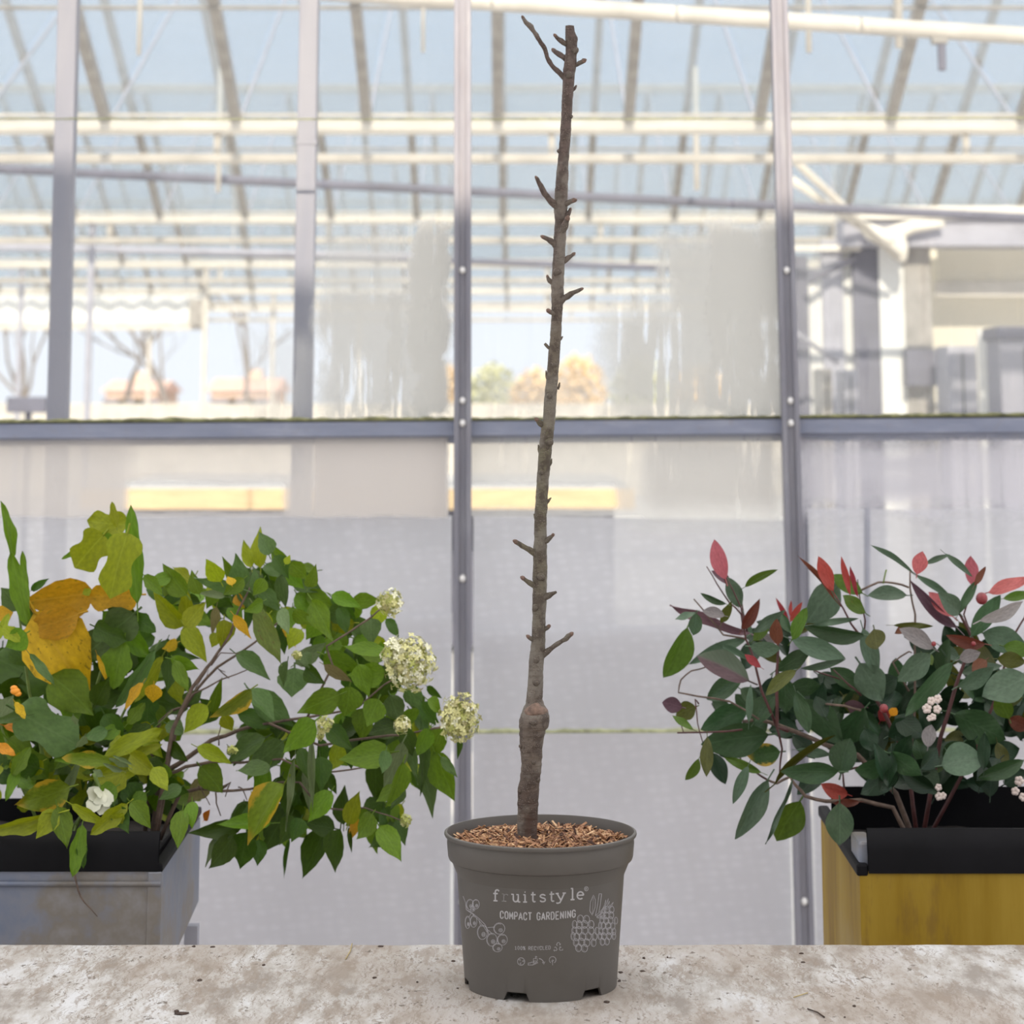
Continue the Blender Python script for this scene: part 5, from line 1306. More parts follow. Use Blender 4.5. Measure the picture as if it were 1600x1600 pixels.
HYD = """344 908 323 874 22 y|362 914 357 900 12 o|392 885 381 845 15 y|362 905 351 875 13 g|376 918 369 868 25 b|407 885 405 826 20 y|420 866 408 832 22 b|290 928 253 886 26 g|296 908 270 888 18 y
265 903 232 908 16 g|311 927 299 894 18 g|376 920 308 904 17 b|350 932 312 925 10 p|333 930 363 948 20 d|369 930 379 948 13 o|366 962 391 996 13 o|390 930 387 986 15 d|293 976 290 918 20 y|290 978 320 943 24 y
286 976 238 932 24 y|285 972 256 942 20 g|289 980 319 1031 26 y|290 988 276 1022 18 d|276 1004 255 1013 15 o|350 970 350 1011 24 y|338 950 331 990 12 w|402 925 396 890 14 b|412 905 398 930 18 g
440 900 443 948 18 b|408 920 437 954 20 b|482 916 493 888 16 g|452 893 471 918 20 g|446 881 453 868 9 y|446 884 424 852 18 g|480 925 522 952 22 g|520 935 554 972 24 d|552 940 594 938 20 g|520 930 562 948 18 g
488 940 517 997 27 g|530 950 541 990 18 d|464 928 485 958 26 g|460 955 486 976 18 g|440 952 448 988 17 p|446 972 460 1008 13 o|400 953 441 1034 27 s|598 944 587 980 22 y|604 968 622 995 14 d|580 968 580 1003 27 b
582 1003 598 998 11 y|602 1026 553 1008 24 g|600 1050 546 1056 30 g|622 1055 590 1087 24 d|640 1073 655 1107 24 b|668 1073 688 1091 10 d|264 1024 311 1029 11 d|268 1030 310 1044 17 g|262 1030 264 1077 22 d|273 1034 295 1080 18 g
268 1060 287 1102 20 y|290 1100 314 1081 22 b|331 1112 346 1064 15 g|336 1112 313 1092 16 d|390 1079 336 1125 22 e|350 1117 362 1143 18 y|338 1100 318 1132 18 d|322 1104 287 1141 26 y|275 1124 283 1154 14 g|370 1022 421 1058 22 b
374 1116 426 1137 22 d|310 1168 360 1192 19 y|412 1154 352 1188 26 b|432 1156 386 1212 34 g|268 1138 268 1167 11 d|390 1078 428 1120 24 b|460 1045 457 1088 40 b|449 1034 439 1072 12 b|529 1086 469 1111 32 g|546 1074 538 1119 36 g
398 1084 456 1132 34 b|462 1131 398 1124 16 d|491 1128 444 1172 32 g|440 1160 386 1202 32 b|464 1036 508 1008 22 p|474 1021 482 1042 17 b|508 1024 562 1052 30 g|602 1019 538 1012 18 g|478 1044 502 1067 20 d|508 1040 548 1066 14 w
571 1108 562 1156 28 g|514 1138 547 1167 24 d|622 1134 572 1147 26 d|607 1176 534 1184 34 g|531 1164 517 1202 23 y|500 1155 500 1216 15 d|487 1160 487 1262 10 p|591 1094 574 1133 30 g|610 1088 625 1128 28 b|650 1084 650 1112 22 d
660 1098 681 1132 22 d|669 1094 691 1112 16 g|585 1184 587 1251 27 d|603 1174 597 1207 17 b|628 1163 599 1234 22 p|629 1194 611 1263 22 g|637 1154 652 1222 14 b|658 1148 663 1242 14 b|691 1138 669 1188 28 g|680 1178 704 1249 34 g
690 1184 714 1213 12 b|658 1194 678 1273 21 b|715 1154 718 1186 8 d|620 1230 590 1252 18 g|314 1199 346 1237 33 g|322 1221 294 1252 25 w|271 1221 296 1242 14 y|300 1254 298 1292 18 g|285 1268 275 1322 23 g|319 1281 328 1266 9 r
376 1290 299 1302 22 d|420 1286 345 1284 20 g|421 1198 372 1206 20 b|420 1200 397 1246 27 g|421 1230 369 1288 15 b|441 1229 379 1310 38 e|452 1258 414 1331 36 d|362 1308 329 1354 30 d|339 1308 322 1352 10 p|385 1303 377 1354 34 d
405 1313 402 1351 20 d|460 1188 447 1292 9 p|452 1314 442 1367 6 d|470 1198 454 1292 28 d|480 1188 487 1277 16 p|500 1184 505 1232 24 d|510 1208 524 1239 15 d|516 1238 484 1282 26 g|537 1286 536 1230 22 d|545 1286 561 1239 22 y
555 1277 550 1314 14 o|521 1294 479 1284 26 d|506 1298 471 1365 32 d|531 1298 517 1361 27 d|545 1294 549 1332 6 d|596 1254 567 1266 27 d|581 1273 559 1309 25 g|600 1263 616 1312 30 d|594 1293 625 1343 28 g|618 1284 634 1318 18 d
621 1231 591 1250 17 d|629 1229 612 1264 15 b|470 1280 458 1312 22 d|455 1275 440 1318 24 d|560 1040 575 1085 26 g|540 1050 560 1080 20 d|610 1040 595 1070 20 d|560 1180 500 1172 18 d|470 1170 480 1215 18 d|460 1150 455 1185 16 d
300 960 330 975 20 g|340 990 330 1010 16 y|420 960 400 985 22 y|430 985 420 1015 20 d|470 985 450 1010 22 y|500 965 480 1000 24 g|380 905 350 930 20 g|430 870 450 900 20 d|455 880 480 905 20 g|410 940 385 955 16 g
640 1110 655 1140 24 d|630 1140 645 1180 22 d|670 1140 650 1180 22 g|595 1120 605 1150 24 d|540 1120 550 1150 22 d|575 1160 555 1190 24 d|490 1210 510 1250 24 d|440 1215 425 1260 26 d|395 1270 400 1310 26 d|360 1290 350 1325 22 d"""
def parse(txt):
    for row in txt.replace('\n', '|').split('|'):
        a = row.split()
        if len(a) >= 6: yield [float(v) for v in a[:5]] + a[5:]
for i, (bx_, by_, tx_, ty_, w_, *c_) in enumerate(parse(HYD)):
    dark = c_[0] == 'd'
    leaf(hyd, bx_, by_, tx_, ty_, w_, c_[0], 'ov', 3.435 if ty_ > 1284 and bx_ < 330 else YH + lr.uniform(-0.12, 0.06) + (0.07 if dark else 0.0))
# further leaves deeper in the shrub
for cx, cy, rx, ry, n_ in ((320, 935, 95, 34, 26), (440, 925, 58, 50, 26), (510, 985, 75, 38, 24), (580, 1045, 45, 44, 18), (600, 1125, 72, 54, 28), (640, 1180, 50, 44, 14), (480, 1240, 40, 54, 22), (410, 1290, 66, 30, 16), (550, 1165, 50, 24, 10), (590, 1290, 36, 28, 10), (410, 1165, 60, 26, 12), (270, 1250, 28, 30, 10), (270, 1050, 36, 44, 12)):
    for _ in range(n_):
        while True:
            u, v = lr.uniform(-1, 1), lr.uniform(-1, 1)
            if u * u + v * v < 1: break
        x, y = cx + u * rx, cy + v * ry; a = R(lr.gauss(75, 45)); L = lr.uniform(28, 48)
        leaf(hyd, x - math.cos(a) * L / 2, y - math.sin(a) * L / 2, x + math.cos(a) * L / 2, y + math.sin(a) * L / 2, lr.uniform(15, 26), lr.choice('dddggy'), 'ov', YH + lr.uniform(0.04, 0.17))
def join_excess(root, cap=300):
    """leaves past the first 300 (the hidden ones, built last) become one part"""
    lv = [c for c in root.children if c.name.split('.')[0] == 'leaf']
    lv.sort(key=lambda c: ORDER[c.name]); ex = lv[cap:]
    if not ex: return
    mats = []; bm = bmesh.new()
    for c in ex:
        me = c.data.copy(); mt = me.materials[0]
        if mt not in mats: mats.append(mt)
        me.transform(c.matrix_basis); me.polygons.foreach_set('material_index', [mats.index(mt)] * len(me.polygons))
        bm.from_mesh(me); bpy.data.meshes.remove(me)
    me = bpy.data.meshes.new('inner_foliage'); bm.to_mesh(me); bm.free()
    for mt in mats: me.materials.append(mt)
    o = bpy.data.objects.new('inner_foliage', me); C.objects.link(o); o.parent = root; tag(o, None, None, None, 'stuff')
    for c in ex: bpy.data.objects.remove(c)
join_excess(hyd)
# flower heads
FLO = [plain('floret_cream', (0.66, 0.63, 0.29), 0.7, var=0.15, scale=150), plain('floret_green', (0.44, 0.46, 0.13), 0.7, var=0.2, scale=150), plain('floret_white', (0.80, 0.78, 0.56), 0.7, var=0.1, scale=150), plain('floret_tan', (0.40, 0.36, 0.17), 0.7, var=0.2, scale=150)]
def flower_head(px, py, rx, ry, n_, Y, wts, fl=5.0, name='flower_head'):
    c_ = P(px, py, Y); s_ = SC(py, Y); m = MB()
    for i in range(n_):
        k = i + 0.5; th = math.acos(1 - 2 * k / n_); ph = math.pi * (1 + 5 ** 0.5) * k
        d = Vector((math.sin(th) * math.cos(ph), math.sin(th) * math.sin(ph), math.cos(th)))
        j = lr.uniform(0.62, 1.0) if i % 5 else lr.uniform(0.95, 1.14); p = c_ + Vector((d.x * rx * s_, d.y * rx * s_ * 0.9, d.z * ry * s_)) * j
        nr = (d + Vector((lr.uniform(-.6, .6), lr.uniform(-.6, .6), lr.uniform(-.6, .6)))).normalized()
        u = nr.orthogonal().normalized(); v = nr.cross(u); a0 = lr.uniform(0, 6.28); mi = lr.choices(range(4), wts)[0]
        for q in range(4):
            a = a0 + q * math.pi / 2; e1 = u * math.cos(a) + v * math.sin(a); e2 = u * math.cos(a + 0.62) + v * math.sin(a + 0.62); e3 = u * math.cos(a - 0.62) + v * math.sin(a - 0.62)
            L = fl * s_ * lr.uniform(0.95, 1.5)
            m.add([p, p + e3 * L * 0.62 + nr * L * 0.14, p + e1 * L + nr * L * 0.05, p + e2 * L * 0.62 + nr * L * 0.14], [(0, 1, 2, 3)], mi)
        m.tube([p - nr * 5 * s_, p], 0.5 * s_, 3, mi=1, cap=False)
    for i in range(n_ // 6):      # inner stalks
        d = Vector((lr.uniform(-1, 1), lr.uniform(-1, 1), lr.uniform(-1, 1))).normalized()
        m.tube([c_ + Vector((-rx * 0.3 * s_, 0, 0)), c_ + Vector((d.x * rx * s_, d.y * rx * s_, d.z * ry * s_)) * 0.8], 0.6 * s_, 3, mi=1, cap=False)
    o = m.build(name, FLO, hyd, origin=tuple(c_), fixn=False); return tag(o, None, None)
for a in ((609, 942, 20, 20, 80, 3.60, (5, 4, 2, 2), 5.0), (641, 1037, 38, 42, 300, 3.56, (6, 3, 5, 1), 5.2), (618, 1020, 22, 24, 70, 3.55, (3, 1, 8, 0), 5.4), (717, 1122, 31, 36, 250, 3.56, (7, 3, 3, 2), 5.0), (628, 1133, 12, 13, 40, 3.55, (6, 4, 3, 0), 5.0), (507, 1133, 12, 12, 40, 3.58, (4, 7, 1, 0), 4.2), (500, 1150, 5, 5, 12, 3.58, (4, 7, 1, 0), 4), (633, 1282, 9, 9, 30, 3.58, (2, 9, 0, 1), 3.6), (463, 1024, 7, 6, 16, 3.58, (1, 9, 0, 0), 4), (362, 1172, 8, 5, 16, 3.58, (2, 9, 0, 0), 4)):
    flower_head(*a)

# --- broad-leaved shrub with lobed, yellowing leaves at the left edge
YT = 3.60
brd = thing('tulip_tree_shrub', 'broad-leaved shrub with lobed green and yellow leaves in the zinc planter, at the left edge', 'shrub', (P(70, 1300, YT).x, YT, zt_l - 0.006))
for pts, a, c in (([(90, 1312), (110, 1210), (140, 1110), (170, 1010), (185, 900), (180, 828)], 9, 3), ([(80, 1312), (70, 1200), (45, 1080), (30, 960), (15, 870)], 9, 3), ([(110, 1312), (150, 1220), (190, 1120), (230, 1040), (250, 1000)], 7, 3),
                  ([(100, 1312), (150, 1240), (220, 1160), (270, 1110)], 6, 2), ([(70, 1312), (30, 1220), (0, 1130), (-30, 1060)], 7, 3), ([(118, 1290), (112, 1330), (114, 1368)], 4, 3), ([(140, 1080), (120, 1000), (95, 940)], 5, 3)):
    stem(brd, pts, a, c, YT + lr.uniform(0.02, 0.08), 'greenstem')
BRD = """196 820 140 814 34 y tu|182 822 174 787 14 y lo|160 838 122 884 50 y tu|126 858 98 873 9 g lo|178 824 156 848 20 g ov|198 838 178 926 50 y tu|200 850 172 915 34 o tu|214 938 206 798 30 g lo|212 930 140 938 38 o tu|142 926 40 946 50 o ov|130 928 142 921 12 y lo
58 962 138 1088 84 o ov|120 960 40 985 44 o ov|19 872 8 786 17 g lo|42 972 18 868 28 g lo|40 942 37 866 15 g lo|50 922 75 905 10 d ov|30 952 4 918 30 d ov|-2 966 19 957 24 o ov|34 958 72 978 22 d ov|206 962 136 1024 52 b tu|164 958 228 1022 42 g lo
192 1004 174 1072 44 g lo|240 1018 184 1107 22 b lo|252 1028 214 1092 22 y lo|152 1024 166 1062 8 o lo|222 1068 197 1102 14 o lo|240 1070 238 1098 22 o ov|-5 1028 84 1072 56 d tu|48 1024 83 1067 14 b lo|0 1120 20 1088 24 p ov|24 1098 39 1122 13 o lo|82 1058 142 1114 52 g ov
30 1112 118 1162 62 b tu|42 1118 -8 1127 14 b lo|8 1134 63 1150 16 r lo|-6 1164 24 1179 15 r lo|16 1158 72 1208 38 g tu|124 1098 146 1168 28 d ov|164 1118 192 1168 28 d ov|172 1190 100 1185 24 e lo|164 1182 252 1143 26 y lo|178 1192 248 1164 20 y lo
148 1216 228 1194 30 y ov|106 1231 28 1256 40 e ov|122 1192 88 1262 14 p lo|30 1194 10 1248 17 g lo|86 1272 -16 1306 25 y lo|86 1267 58 1307 26 y ov|90 1263 104 1322 27 g ov|128 1292 114 1366 24 g lo|122 1310 132 1352 16 d lo|114 1258 162 1287 17 y lo|197 1258 146 1302 26 y lo
172 1290 192 1272 22 y lo|232 1094 230 1140 32 d tu|30 1060 10 1100 34 d ov|60 1090 30 1080 30 d ov|100 1120 130 1090 30 g ov|150 1100 170 1060 26 d ov|80 1170 120 1140 36 d ov|60 1200 20 1190 30 d ov|130 1200 160 1170 34 d ov|180 1230 150 1250 26 g ov|200 1225 215 1260 30 d ov
225 1240 250 1270 30 d ov|205 1180 240 1210 26 y ov|40 990 10 1010 30 g ov|20 1010 50 1040 26 d ov|150 980 190 1000 30 d tu|210 960 240 985 26 d lo|170 940 210 960 26 d ov|226 900 250 925 20 g lo|60 1240 90 1210 26 d ov|0 1200 30 1220 30 d ov|140 1150 110 1130 30 d ov
5 980 30 1000 20 y lo|-5 1000 12 960 16 y lo|20 1210 45 1170 22 g lo|110 1170 85 1200 26 g ov|150 1140 180 1110 26 d ov|200 1130 225 1100 20 g lo|195 1210 175 1240 20 y lo|240 1200 262 1235 22 y ov|205 1255 236 1290 24 g ov|180 1262 200 1300 22 d ov"""
for bx_, by_, tx_, ty_, w_, *c_ in parse(BRD):
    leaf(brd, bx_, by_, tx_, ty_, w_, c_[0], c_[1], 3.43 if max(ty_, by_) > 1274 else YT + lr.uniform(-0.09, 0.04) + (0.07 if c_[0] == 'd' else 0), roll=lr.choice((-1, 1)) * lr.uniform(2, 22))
for _ in range(70):      # brighter leaves nearer the viewer, low in the shrub
    x, y = lr.uniform(-10, 285), lr.uniform(1130, 1250); a = R(lr.uniform(20, 160)); L = lr.uniform(26, 52)
    leaf(brd, x, y, x + math.cos(a) * L, min(1268, y + math.sin(a) * L * 0.7), lr.uniform(16, 28), lr.choice('ggyydb'), lr.choice(('ov', 'lo', 'ov')), YT + lr.uniform(-0.02, 0.10))
for _ in range(80):
    x, y = lr.uniform(-20, 240), lr.uniform(1000, 1235); a = R(lr.uniform(0, 360)); L = lr.uniform(40, 70)
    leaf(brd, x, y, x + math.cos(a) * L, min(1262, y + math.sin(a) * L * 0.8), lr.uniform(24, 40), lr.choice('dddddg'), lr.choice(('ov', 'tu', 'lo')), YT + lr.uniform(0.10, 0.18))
stem(brd, [(116, 1362), (122, 1390), (132, 1410), (152, 1432)], 5, 1.5, YF - 0.012, 'stem', 'leaf_tail')
# one white flower and the small orange petals
wf = MB(); c0 = P(158, 1248, 3.50); s_ = SC(1248, 3.50)
for k, (dx, dy, L, wd) in enumerate(((-18, -8, 26, 22), (-12, 14, 28, 24), (8, 20, 28, 24), (20, 4, 26, 22), (2, 6, 22, 22), (-4, -10, 20, 18))):
    tip = c0 + Vector((dx * s_, -0.010 - 0.004 * (k % 2), -dy * s_)); ax = (tip - (c0 + Vector((0, 0.01, 0.012)))); sd = ax.cross(Vector((0, -1, 0))).normalized() * wd * s_ / 2
    o0 = c0 + Vector((0, 0.008, 0.012)); vs = []
    for t, ww in ((0, 0.25), (0.4, 0.85), (0.75, 1.0), (1.0, 0.55)):
        p = o0 + ax * t + Vector((0, -0.010 * math.sin(t * 2.6), 0)); vs += [p - sd * ww, p + Vector((0, 0.003, 0)), p + sd * ww]
    wf.add(vs, [f for i in range(3) for f in ((3 * i, 3 * i + 1, 3 * i + 4, 3 * i + 3), (3 * i + 1, 3 * i + 2, 3 * i + 5, 3 * i + 4))])
M['petal_white'] = plain('petal_white', (0.60, 0.60, 0.47), 0.6, var=0.08, scale=60)
M['petal_orange'] = plain('petal_orange', (0.75, 0.28, 0.02), 0.5, var=0.2, scale=60)
tag(wf.build('flower', M['petal_white'], brd, smooth=True, origin=tuple(c0), fixn=False), 'drooping creamy white flower')
stem(brd, [(146, 1208), (152, 1222), (160, 1240)], 6, 8, 3.505, 'greenstem', 'flower_stalk')
for i, (px, py, r_) in enumerate(((24, 1080, 8), (22, 1075, 6), (28, 1084, 6))):
    m = MB(); c0 = P(px, py, 3.50); m.ball(c0, (r_ * s_, r_ * s_ * .6, r_ * s_ * .7), 8, 6); tag(m.build('petal', M['petal_orange'], brd, smooth=True, origin=tuple(c0)), 'small orange petal')
# pale-striped small leaves
for bx_, by_, tx_, ty_, w_ in ((200, 1198, 172, 1184, 8), (205, 1194, 178, 1181, 6), (190, 1204, 165, 1196, 8), (160, 1212, 146, 1204, 10), (132, 1150, 122, 1170, 14), (115, 1118, 120, 1132, 9)):
    leaf(brd, bx_, by_, tx_, ty_, w_, 'p', 'lo', 3.50)

# --- red-leaved shrub (photinia) in the right planter
YR = 3.66
pho = thing('photinia_shrub', 'glossy dark green shrub with pink and red young leaves in the yellow planter', 'shrub', (P(1440, 1290, YR).x, YR, zt_r - 0.03))
for pts, a, c, mt in (([(1425, 1320), (1395, 1262), (1345, 1250), (1290, 1252), (1258, 1244), (1244, 1228), (1234, 1214), (1214, 1224), (1198, 1218)], 9, 4, 'stem'), ([(1430, 1320), (1400, 1240), (1340, 1180), (1290, 1164), (1250, 1146), (1218, 1134), (1186, 1124), (1160, 1128)], 11, 6, 'stem'),
                      ([(1232, 1142), (1214, 1136), (1213, 1060), (1216, 1008), (1214, 985)], 8, 4, 'redstem'), ([(1214, 1136), (1190, 1080), (1178, 1030), (1165, 998), (1158, 950), (1134, 900)], 6, 2.4, 'redstem'), ([(1165, 995), (1158, 960), (1140, 942), (1120, 912), (1104, 885)], 4, 2, 'redstem'),
                      ([(1165, 998), (1130, 992), (1108, 965), (1084, 936)], 4, 2.6, 'stem'), ([(1168, 990), (1162, 960), (1157, 925)], 4, 2, 'redstem'), ([(1435, 1320), (1420, 1200), (1380, 1110), (1360, 1080), (1350, 1000), (1330, 975), (1305, 930)], 9, 3, 'redstem'),
                      ([(1350, 1000), (1352, 970), (1345, 945), (1340, 905)], 4, 2, 'redstem'), ([(1440, 1320), (1470, 1150), (1494, 1070), (1520, 1000), (1500, 960), (1480, 950)], 9, 4, 'redstem'), ([(1520, 1000), (1506, 960), (1522, 915), (1536, 890)], 4, 2, 'redstem'),
                      ([(1445, 1320), (1520, 1180), (1560, 1080), (1580, 1000), (1610, 950)], 8, 3, 'redstem'), ([(1344, 1083), (1310, 1060), (1258, 1042)], 4, 2.4, 'redstem'), ([(1346, 1087), (1324, 1068), (1302, 1046)], 4, 2.4, 'redstem'), ([(1345, 1110), (1320, 1103), (1290, 1100)], 5, 4, 'stem'),
                      ([(1420, 1200), (1430, 1100), (1430, 960), (1422, 920), (1422, 892)], 5, 3, 'stem'), ([(1420, 918), (1396, 911), (1372, 910), (1346, 922)], 4, 4, 'stem'), ([(1380, 912), (1382, 902), (1385, 890)], 3, 3, 'greenstem'), ([(1420, 1080), (1395, 1035), (1420, 1018), (1425, 1020)], 4, 2.5, 'stem'),
                      ([(1186, 1124), (1140, 1096), (1090, 1088), (1060, 1082), (1064, 1062), (1080, 1048), (1104, 1042)], 4, 2.6, 'stem'), ([(1160, 1140), (1110, 1144), (1058, 1145)], 4, 3, 'redstem'), ([(1092, 1100), (1086, 1092), (1090, 1130), (1098, 1160)], 3, 2, 'redstem'), ([(1063, 1128), (1066, 1138), (1068, 1144)], 2.4, 2, 'stem'),
                      ([(1198, 1218), (1180, 1206), (1160, 1196), (1154, 1170)], 4, 3, 'redstem'), ([(1320, 1245), (1318, 1222), (1316, 1204)], 5, 3, 'redstem'), ([(1316, 1206), (1335, 1200), (1352, 1196)], 4, 3, 'redstem'), ([(1214, 1136), (1222, 1170), (1218, 1210)], 5, 3, 'redstem')):
    stem(pho, pts, a, c, YR + lr.uniform(-.04, .04), mt)
PHO = """1133 903 1116 847 23 K|1140 910 1116 894 13 V|1157 948 1137 904 22 A|1152 946 1134 905 9 B|1166 916 1207 891 11 L|1133 943 1096 930 9 G|1166 988 1054 949 15 V|1131 962 1099 954 15 U|1128 972 1142 942 13 O|1086 957 1056 969 9 A|1088 960 1083 991 19 G
1073 984 1044 1059 33 L|1160 982 1186 944 15 B|1177 987 1223 956 14 A|1172 994 1166 972 9 A|1178 1000 1201 976 15 L|1216 1004 1190 990 11 U|1214 1006 1212 971 18 B|1164 999 1082 1034 17 A|1167 1062 1096 1024 36 H|1128 1009 1168 1028 9 A|1188 1042 1164 1024 11 R
1174 1010 1217 1015 21 A|1233 976 1214 937 7 R|1235 970 1251 944 9 R|1234 962 1236 940 5 R|1234 987 1221 960 13 G|1238 998 1261 952 18 L|1309 914 1267 970 42 A|1301 922 1278 871 19 R|1302 934 1254 872 7 B|1328 928 1314 871 9 R|1340 930 1329 887 7 R|1346 926 1301 900 22 L
1351 957 1317 932 19 L|1414 930 1361 928 20 A|1423 892 1366 852 8 A|1433 896 1440 863 21 K|1446 881 1482 866 8 A|1478 866 1518 898 9 A|1522 914 1517 871 19 K|1523 914 1539 887 9 B|1499 957 1526 909 13 G|1498 957 1474 930 24 A|1488 962 1455 926 21 K|1431 899 1492 937 10 A
1492 978 1428 920 17 V|1546 925 1606 906 18 K|1519 992 1561 934 25 G|1569 935 1612 927 13 L|1534 969 1598 944 18 U|1538 990 1602 1012 35 A|1537 1006 1484 998 17 B|1398 977 1456 978 9 O|1456 1012 1411 984 22 U|1421 975 1399 989 11 B|1366 984 1371 1014 28 O|1347 992 1264 986 22 G
1240 1000 1317 1026 27 A|1248 992 1293 957 9 O|1270 976 1337 967 9 A|1254 1044 1318 1034 10 A|1349 984 1371 1052 24 A|1214 1047 1264 1016 22 G|1299 1045 1347 1077 25 G|1344 1038 1376 1092 42 A|1242 1049 1199 1082 18 O|1225 1060 1228 1112 27 G|1244 1084 1263 1142 22 G
1258 1094 1312 1157 40 G|1350 1109 1309 1162 36 G|1314 1207 1325 1157 38 G|1307 1206 1229 1209 28 G|1350 1105 1320 1103 20 V|1347 1084 1366 1117 25 D|1376 1126 1390 1103 17 R|1392 1118 1400 1106 12 r|1323 1241 1287 1229 20 R|1341 1253 1304 1255 11 B|1407 1204 1349 1239 30 D|1312 1257 1313 1318 38 G
1249 1254 1218 1313 40 L|1284 1214 1249 1237 22 D|1352 1140 1362 1172 26 D|1065 1105 1036 1099 21 V|1086 1105 1059 1118 25 O|1082 1139 1052 1120 10 L|1166 1109 1102 1139 34 G|1197 1149 1104 1166 44 G|1105 1154 1105 1211 18 O|1091 1187 1074 1219 14 L|1115 1178 1133 1221 23 D
1168 1199 1146 1251 16 A|1199 1221 1157 1307 27 A|1217 1175 1171 1180 30 E|1187 1206 1134 1184 13 L|1236 1224 1199 1313 7 A|1180 1127 1206 1089 30 G|1170 1127 1172 1074 10 A|1157 1064 1104 1088 27 G|1214 1222 1290 1148 9 O|1248 1172 1296 1178 13 A|1452 1024 1409 1063 30 A
1487 1038 1417 1112 24 G|1442 1022 1456 1038 16 L|1504 1052 1562 1038 16 A|1604 1058 1539 1086 44 A|1499 1072 1552 1049 22 A|1494 1118 1567 1152 44 G|1576 1122 1560 1088 26 L|1607 1136 1577 1124 21 B|1512 1164 1449 1192 29 A|1474 1196 1532 1184 44 A|1429 1194 1463 1239 34 A
1441 1200 1479 1200 14 L|1528 1184 1549 1201 20 R|1597 1189 1534 1216 22 G|1450 1166 1455 1134 20 U|1560 1030 1600 1034 22 O|1570 1010 1610 1020 22 L|1470 1010 1500 1030 16 A|1500 1030 1530 1020 18 U|1540 1032 1520 1048 18 B|1290 1120 1275 1090 20 D|1240 1150 1270 1180 24 D
1370 1100 1410 1090 26 D|1390 1150 1430 1130 30 D|1360 1180 1400 1170 28 D|1330 1085 1300 1070 18 D|1400 1060 1370 1080 26 D|1550 1180 1590 1170 30 D|1510 1220 1560 1225 24 D|1570 1225 1600 1205 24 D|1190 1100 1220 1085 22 D|1120 1160 1150 1185 22 D|1480 1130 1510 1100 30 D|1400 1120 1440 1150 30 D"""
for bx_, by_, tx_, ty_, w_, *c_ in parse(PHO):
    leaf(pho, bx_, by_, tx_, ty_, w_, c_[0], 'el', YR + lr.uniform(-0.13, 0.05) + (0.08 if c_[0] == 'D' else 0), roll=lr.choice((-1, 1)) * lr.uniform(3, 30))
for cx, cy, rx, ry, n_ in ((1450, 1120, 125, 80, 56), (1390, 1170, 60, 50, 26), (1320, 1110, 75, 54, 24), (1560, 1110, 60, 90, 34), (1240, 1105, 50, 44, 14), (1480, 1195, 120, 34, 34), (1160, 1110, 50, 40, 8), (1210, 1010, 40, 34, 6), (1480, 1020, 90, 30, 10)):
    for _ in range(n_):
        while True:
            u, v = lr.uniform(-1, 1), lr.uniform(-1, 1)
            if u * u + v * v < 1: break
        x, y = cx + u * rx, cy + v * ry; a = R(lr.uniform(0, 360)); L = lr.uniform(36, 58)
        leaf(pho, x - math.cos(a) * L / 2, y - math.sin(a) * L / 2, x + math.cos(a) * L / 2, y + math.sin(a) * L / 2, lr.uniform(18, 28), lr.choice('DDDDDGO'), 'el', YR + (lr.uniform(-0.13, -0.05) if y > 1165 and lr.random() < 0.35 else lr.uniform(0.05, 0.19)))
join_excess(pho); join_excess(brd)
M['berry_red'] = plain('berry_red', (0.20, 0.025, 0.03), 0.3, var=0.4, scale=90)
M['berry_pale'] = plain('berry_pale', (0.66, 0.55, 0.50), 0.6, var=0.2, scale=120)
for px, py, r_, mt, lb in ((1534, 935, 9.5, 'berry_red', 'round dark red bud'), (1459, 1006, 4, 'berry_red', 'tiny red bud'), (1521, 1006, 4, 'berry_red', 'tiny red bud'), (1381, 1107, 7, 'berry_red', 'red bud')):
    m = MB(); c0 = P(px, py, 3.54); m.ball(c0, r_ * SC(py, 3.54), 12, 8); tag(m.build('bud', M[mt], pho, smooth=True, origin=tuple(c0)), lb)
for px, py, r_ in ((1448, 1107, 8), (1455, 1095, 7), (1465, 1092, 7), (1464, 1108, 7), (1457, 1120, 6), (1452, 1122, 5), (1467, 1244, 7), (1473, 1243, 6), (1466, 1230, 6), (1592, 1220, 8), (1586, 1236, 7), (1598, 1245, 7)):
    m = MB(); c0 = P(px, py, 3.56); s_ = SC(py, 3.56)
    for k in range(5):
        a = k * 1.257 + px; m.ball(c0 + Vector((math.cos(a) * r_ * .5 * s_, -0.002, math.sin(a) * r_ * .5 * s_)), (r_ * .5 * s_, r_ * .3 * s_, r_ * .5 * s_), 6, 5)
    m.build('dried_floret', M['berry_pale'], pho, smooth=True, origin=tuple(c0))
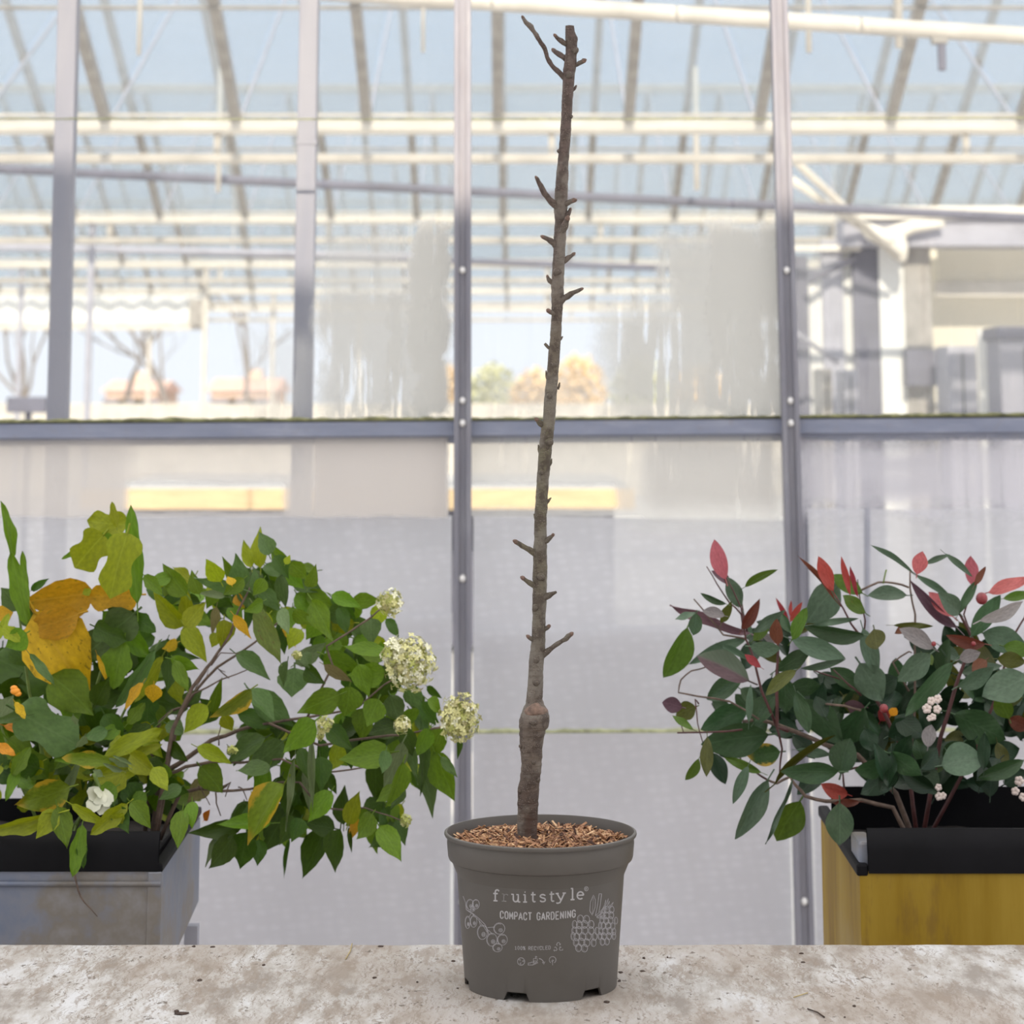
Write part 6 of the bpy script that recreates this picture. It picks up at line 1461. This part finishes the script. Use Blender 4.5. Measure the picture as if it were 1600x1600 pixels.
# ------------------------------------------------------------------ crumbs on the table
M['crumb'] = plain('bark_crumb', (0.045, 0.026, 0.018), 0.9, var=0.5, scale=200)
M['straw'] = plain('straw', (0.42, 0.33, 0.17), 0.8, var=0.2, scale=100)
rk = random.Random(3)
def crumb(px, py, wpx, dpx, mat='crumb', name='bark_crumb', label=None, group=None):
    y = Yat(py, ZT); p = P(px, py, y); s_ = SC(py, y); m = MB(); n = 9
    rx, ry, h = wpx / 2 * s_, dpx / 2 * s_ * 3.5, max(0.0012, dpx * s_ * 0.45); vs = []
    for z, k in ((-0.0006, 0.95), (h * 0.5, 1.0), (h, 0.5)):
        for i in range(n):
            a = 2 * math.pi * i / n; q = k * rk.uniform(0.65, 1.15); vs.append(p + Vector((math.cos(a) * rx * q, math.sin(a) * ry * q, z)))
    fs = [tuple(range(n - 1, -1, -1)), tuple(2 * n + i for i in range(n))] + [(j * n + i, j * n + (i + 1) % n, (j + 1) * n + (i + 1) % n, (j + 1) * n + i) for j in range(2) for i in range(n)]
    m.add(vs, fs); return tag(m.build(name, M[mat], origin=tuple(p)), label, 'debris', group)
G = 'dark crumbs scattered on the table'
for px, py, a, c, lb in ((1006, 1497, 5, 3, 'dark crumb on the table beside the pot on its right, the furthest back of four'), (1004, 1518, 9, 3, 'flat dark crumb on the table a hand right of the pot, second from the back'), (970, 1520, 8, 4, 'dark crumb touching the right side of the pot foot'), (968, 1533, 5, 3, 'small dark crumb at the right foot of the pot, nearer the front'),
        (948, 1566, 11, 4, 'dark flat crumb in front of the pot to the right, nearest the viewer'), (1043, 1496, 3, 2, 'lone tiny dark speck on the back half of the table, right of the pot group'), (1252, 1490, 8, 2, 'long dark flake near the back table edge below the right glazing bar'), (1255, 1504, 8, 2, 'long dark flake just in front of the one below the right glazing bar'),
        (1335, 1572, 6, 3, 'dark crumb on the right part of the table right of the splinter'), (1320, 1590, 4, 2, 'tiny dark crumb at the front right of the table'), (412, 1508, 6, 3, 'lone dark crumb on the table midway between planter corner and pot'), (303, 1479, 7, 3, 'dark crumb at the very back edge of the table below the zinc planter corner'),
        (332, 1480, 9, 3, 'long dark crumb at the back table edge, right of the planter leg'), (312, 1532, 10, 4, 'largest dark crumb in the middle of the left table half'), (595, 1479, 9, 3, 'dark crumb at the back table edge right of the thin straw'), (585, 1528, 8, 3, 'dark crumb on the table in front of the straw, left of the pot'),
        (652, 1535, 4, 3, 'tiny dark crumb on the table left of the pot, mid depth'), (708, 1502, 8, 3, 'dark crumb just left of the pot, the further back one'), (715, 1545, 5, 2, 'tiny dark crumb just left of the pot, the nearer one')):
    crumb(px, py, a, c, label=lb, group=G)
crumb(284, 1584, 24, 5, label='largest brown bark flake, near the front edge of the table at the left'); crumb(276, 1580, 9, 4, label='small bark chip touching the left end of the largest brown flake')
for px0, py0, px1, py1, wd, lb in ((540, 1500, 550, 1476, 2.0, 'thin dry straw lying near the back edge of the table left of the pot'), (1262, 1578, 1288, 1591, 2.4, 'dark thin splinter on the table at the right near the front'), (1240, 1560, 1262, 1553, 2.0, 'short straw scrap on the table right of the pot near the front')):
    y0, y1 = Yat(py0, ZT), Yat(py1, ZT); a, c = P(px0, py0, y0) + Vector((0, 0, 0.0012)), P(px1, py1, y1) + Vector((0, 0, 0.0012)); m = MB()
    m.tube([a, a + (c - a) * 0.5 + Vector((0.002, 0, 0.0006)), c], wd / 2 * SC(py0, y0), 6)
    tag(m.build('straw', M['straw' if 'straw' in lb else 'crumb'], smooth=True, origin=tuple(a)), lb, 'debris')
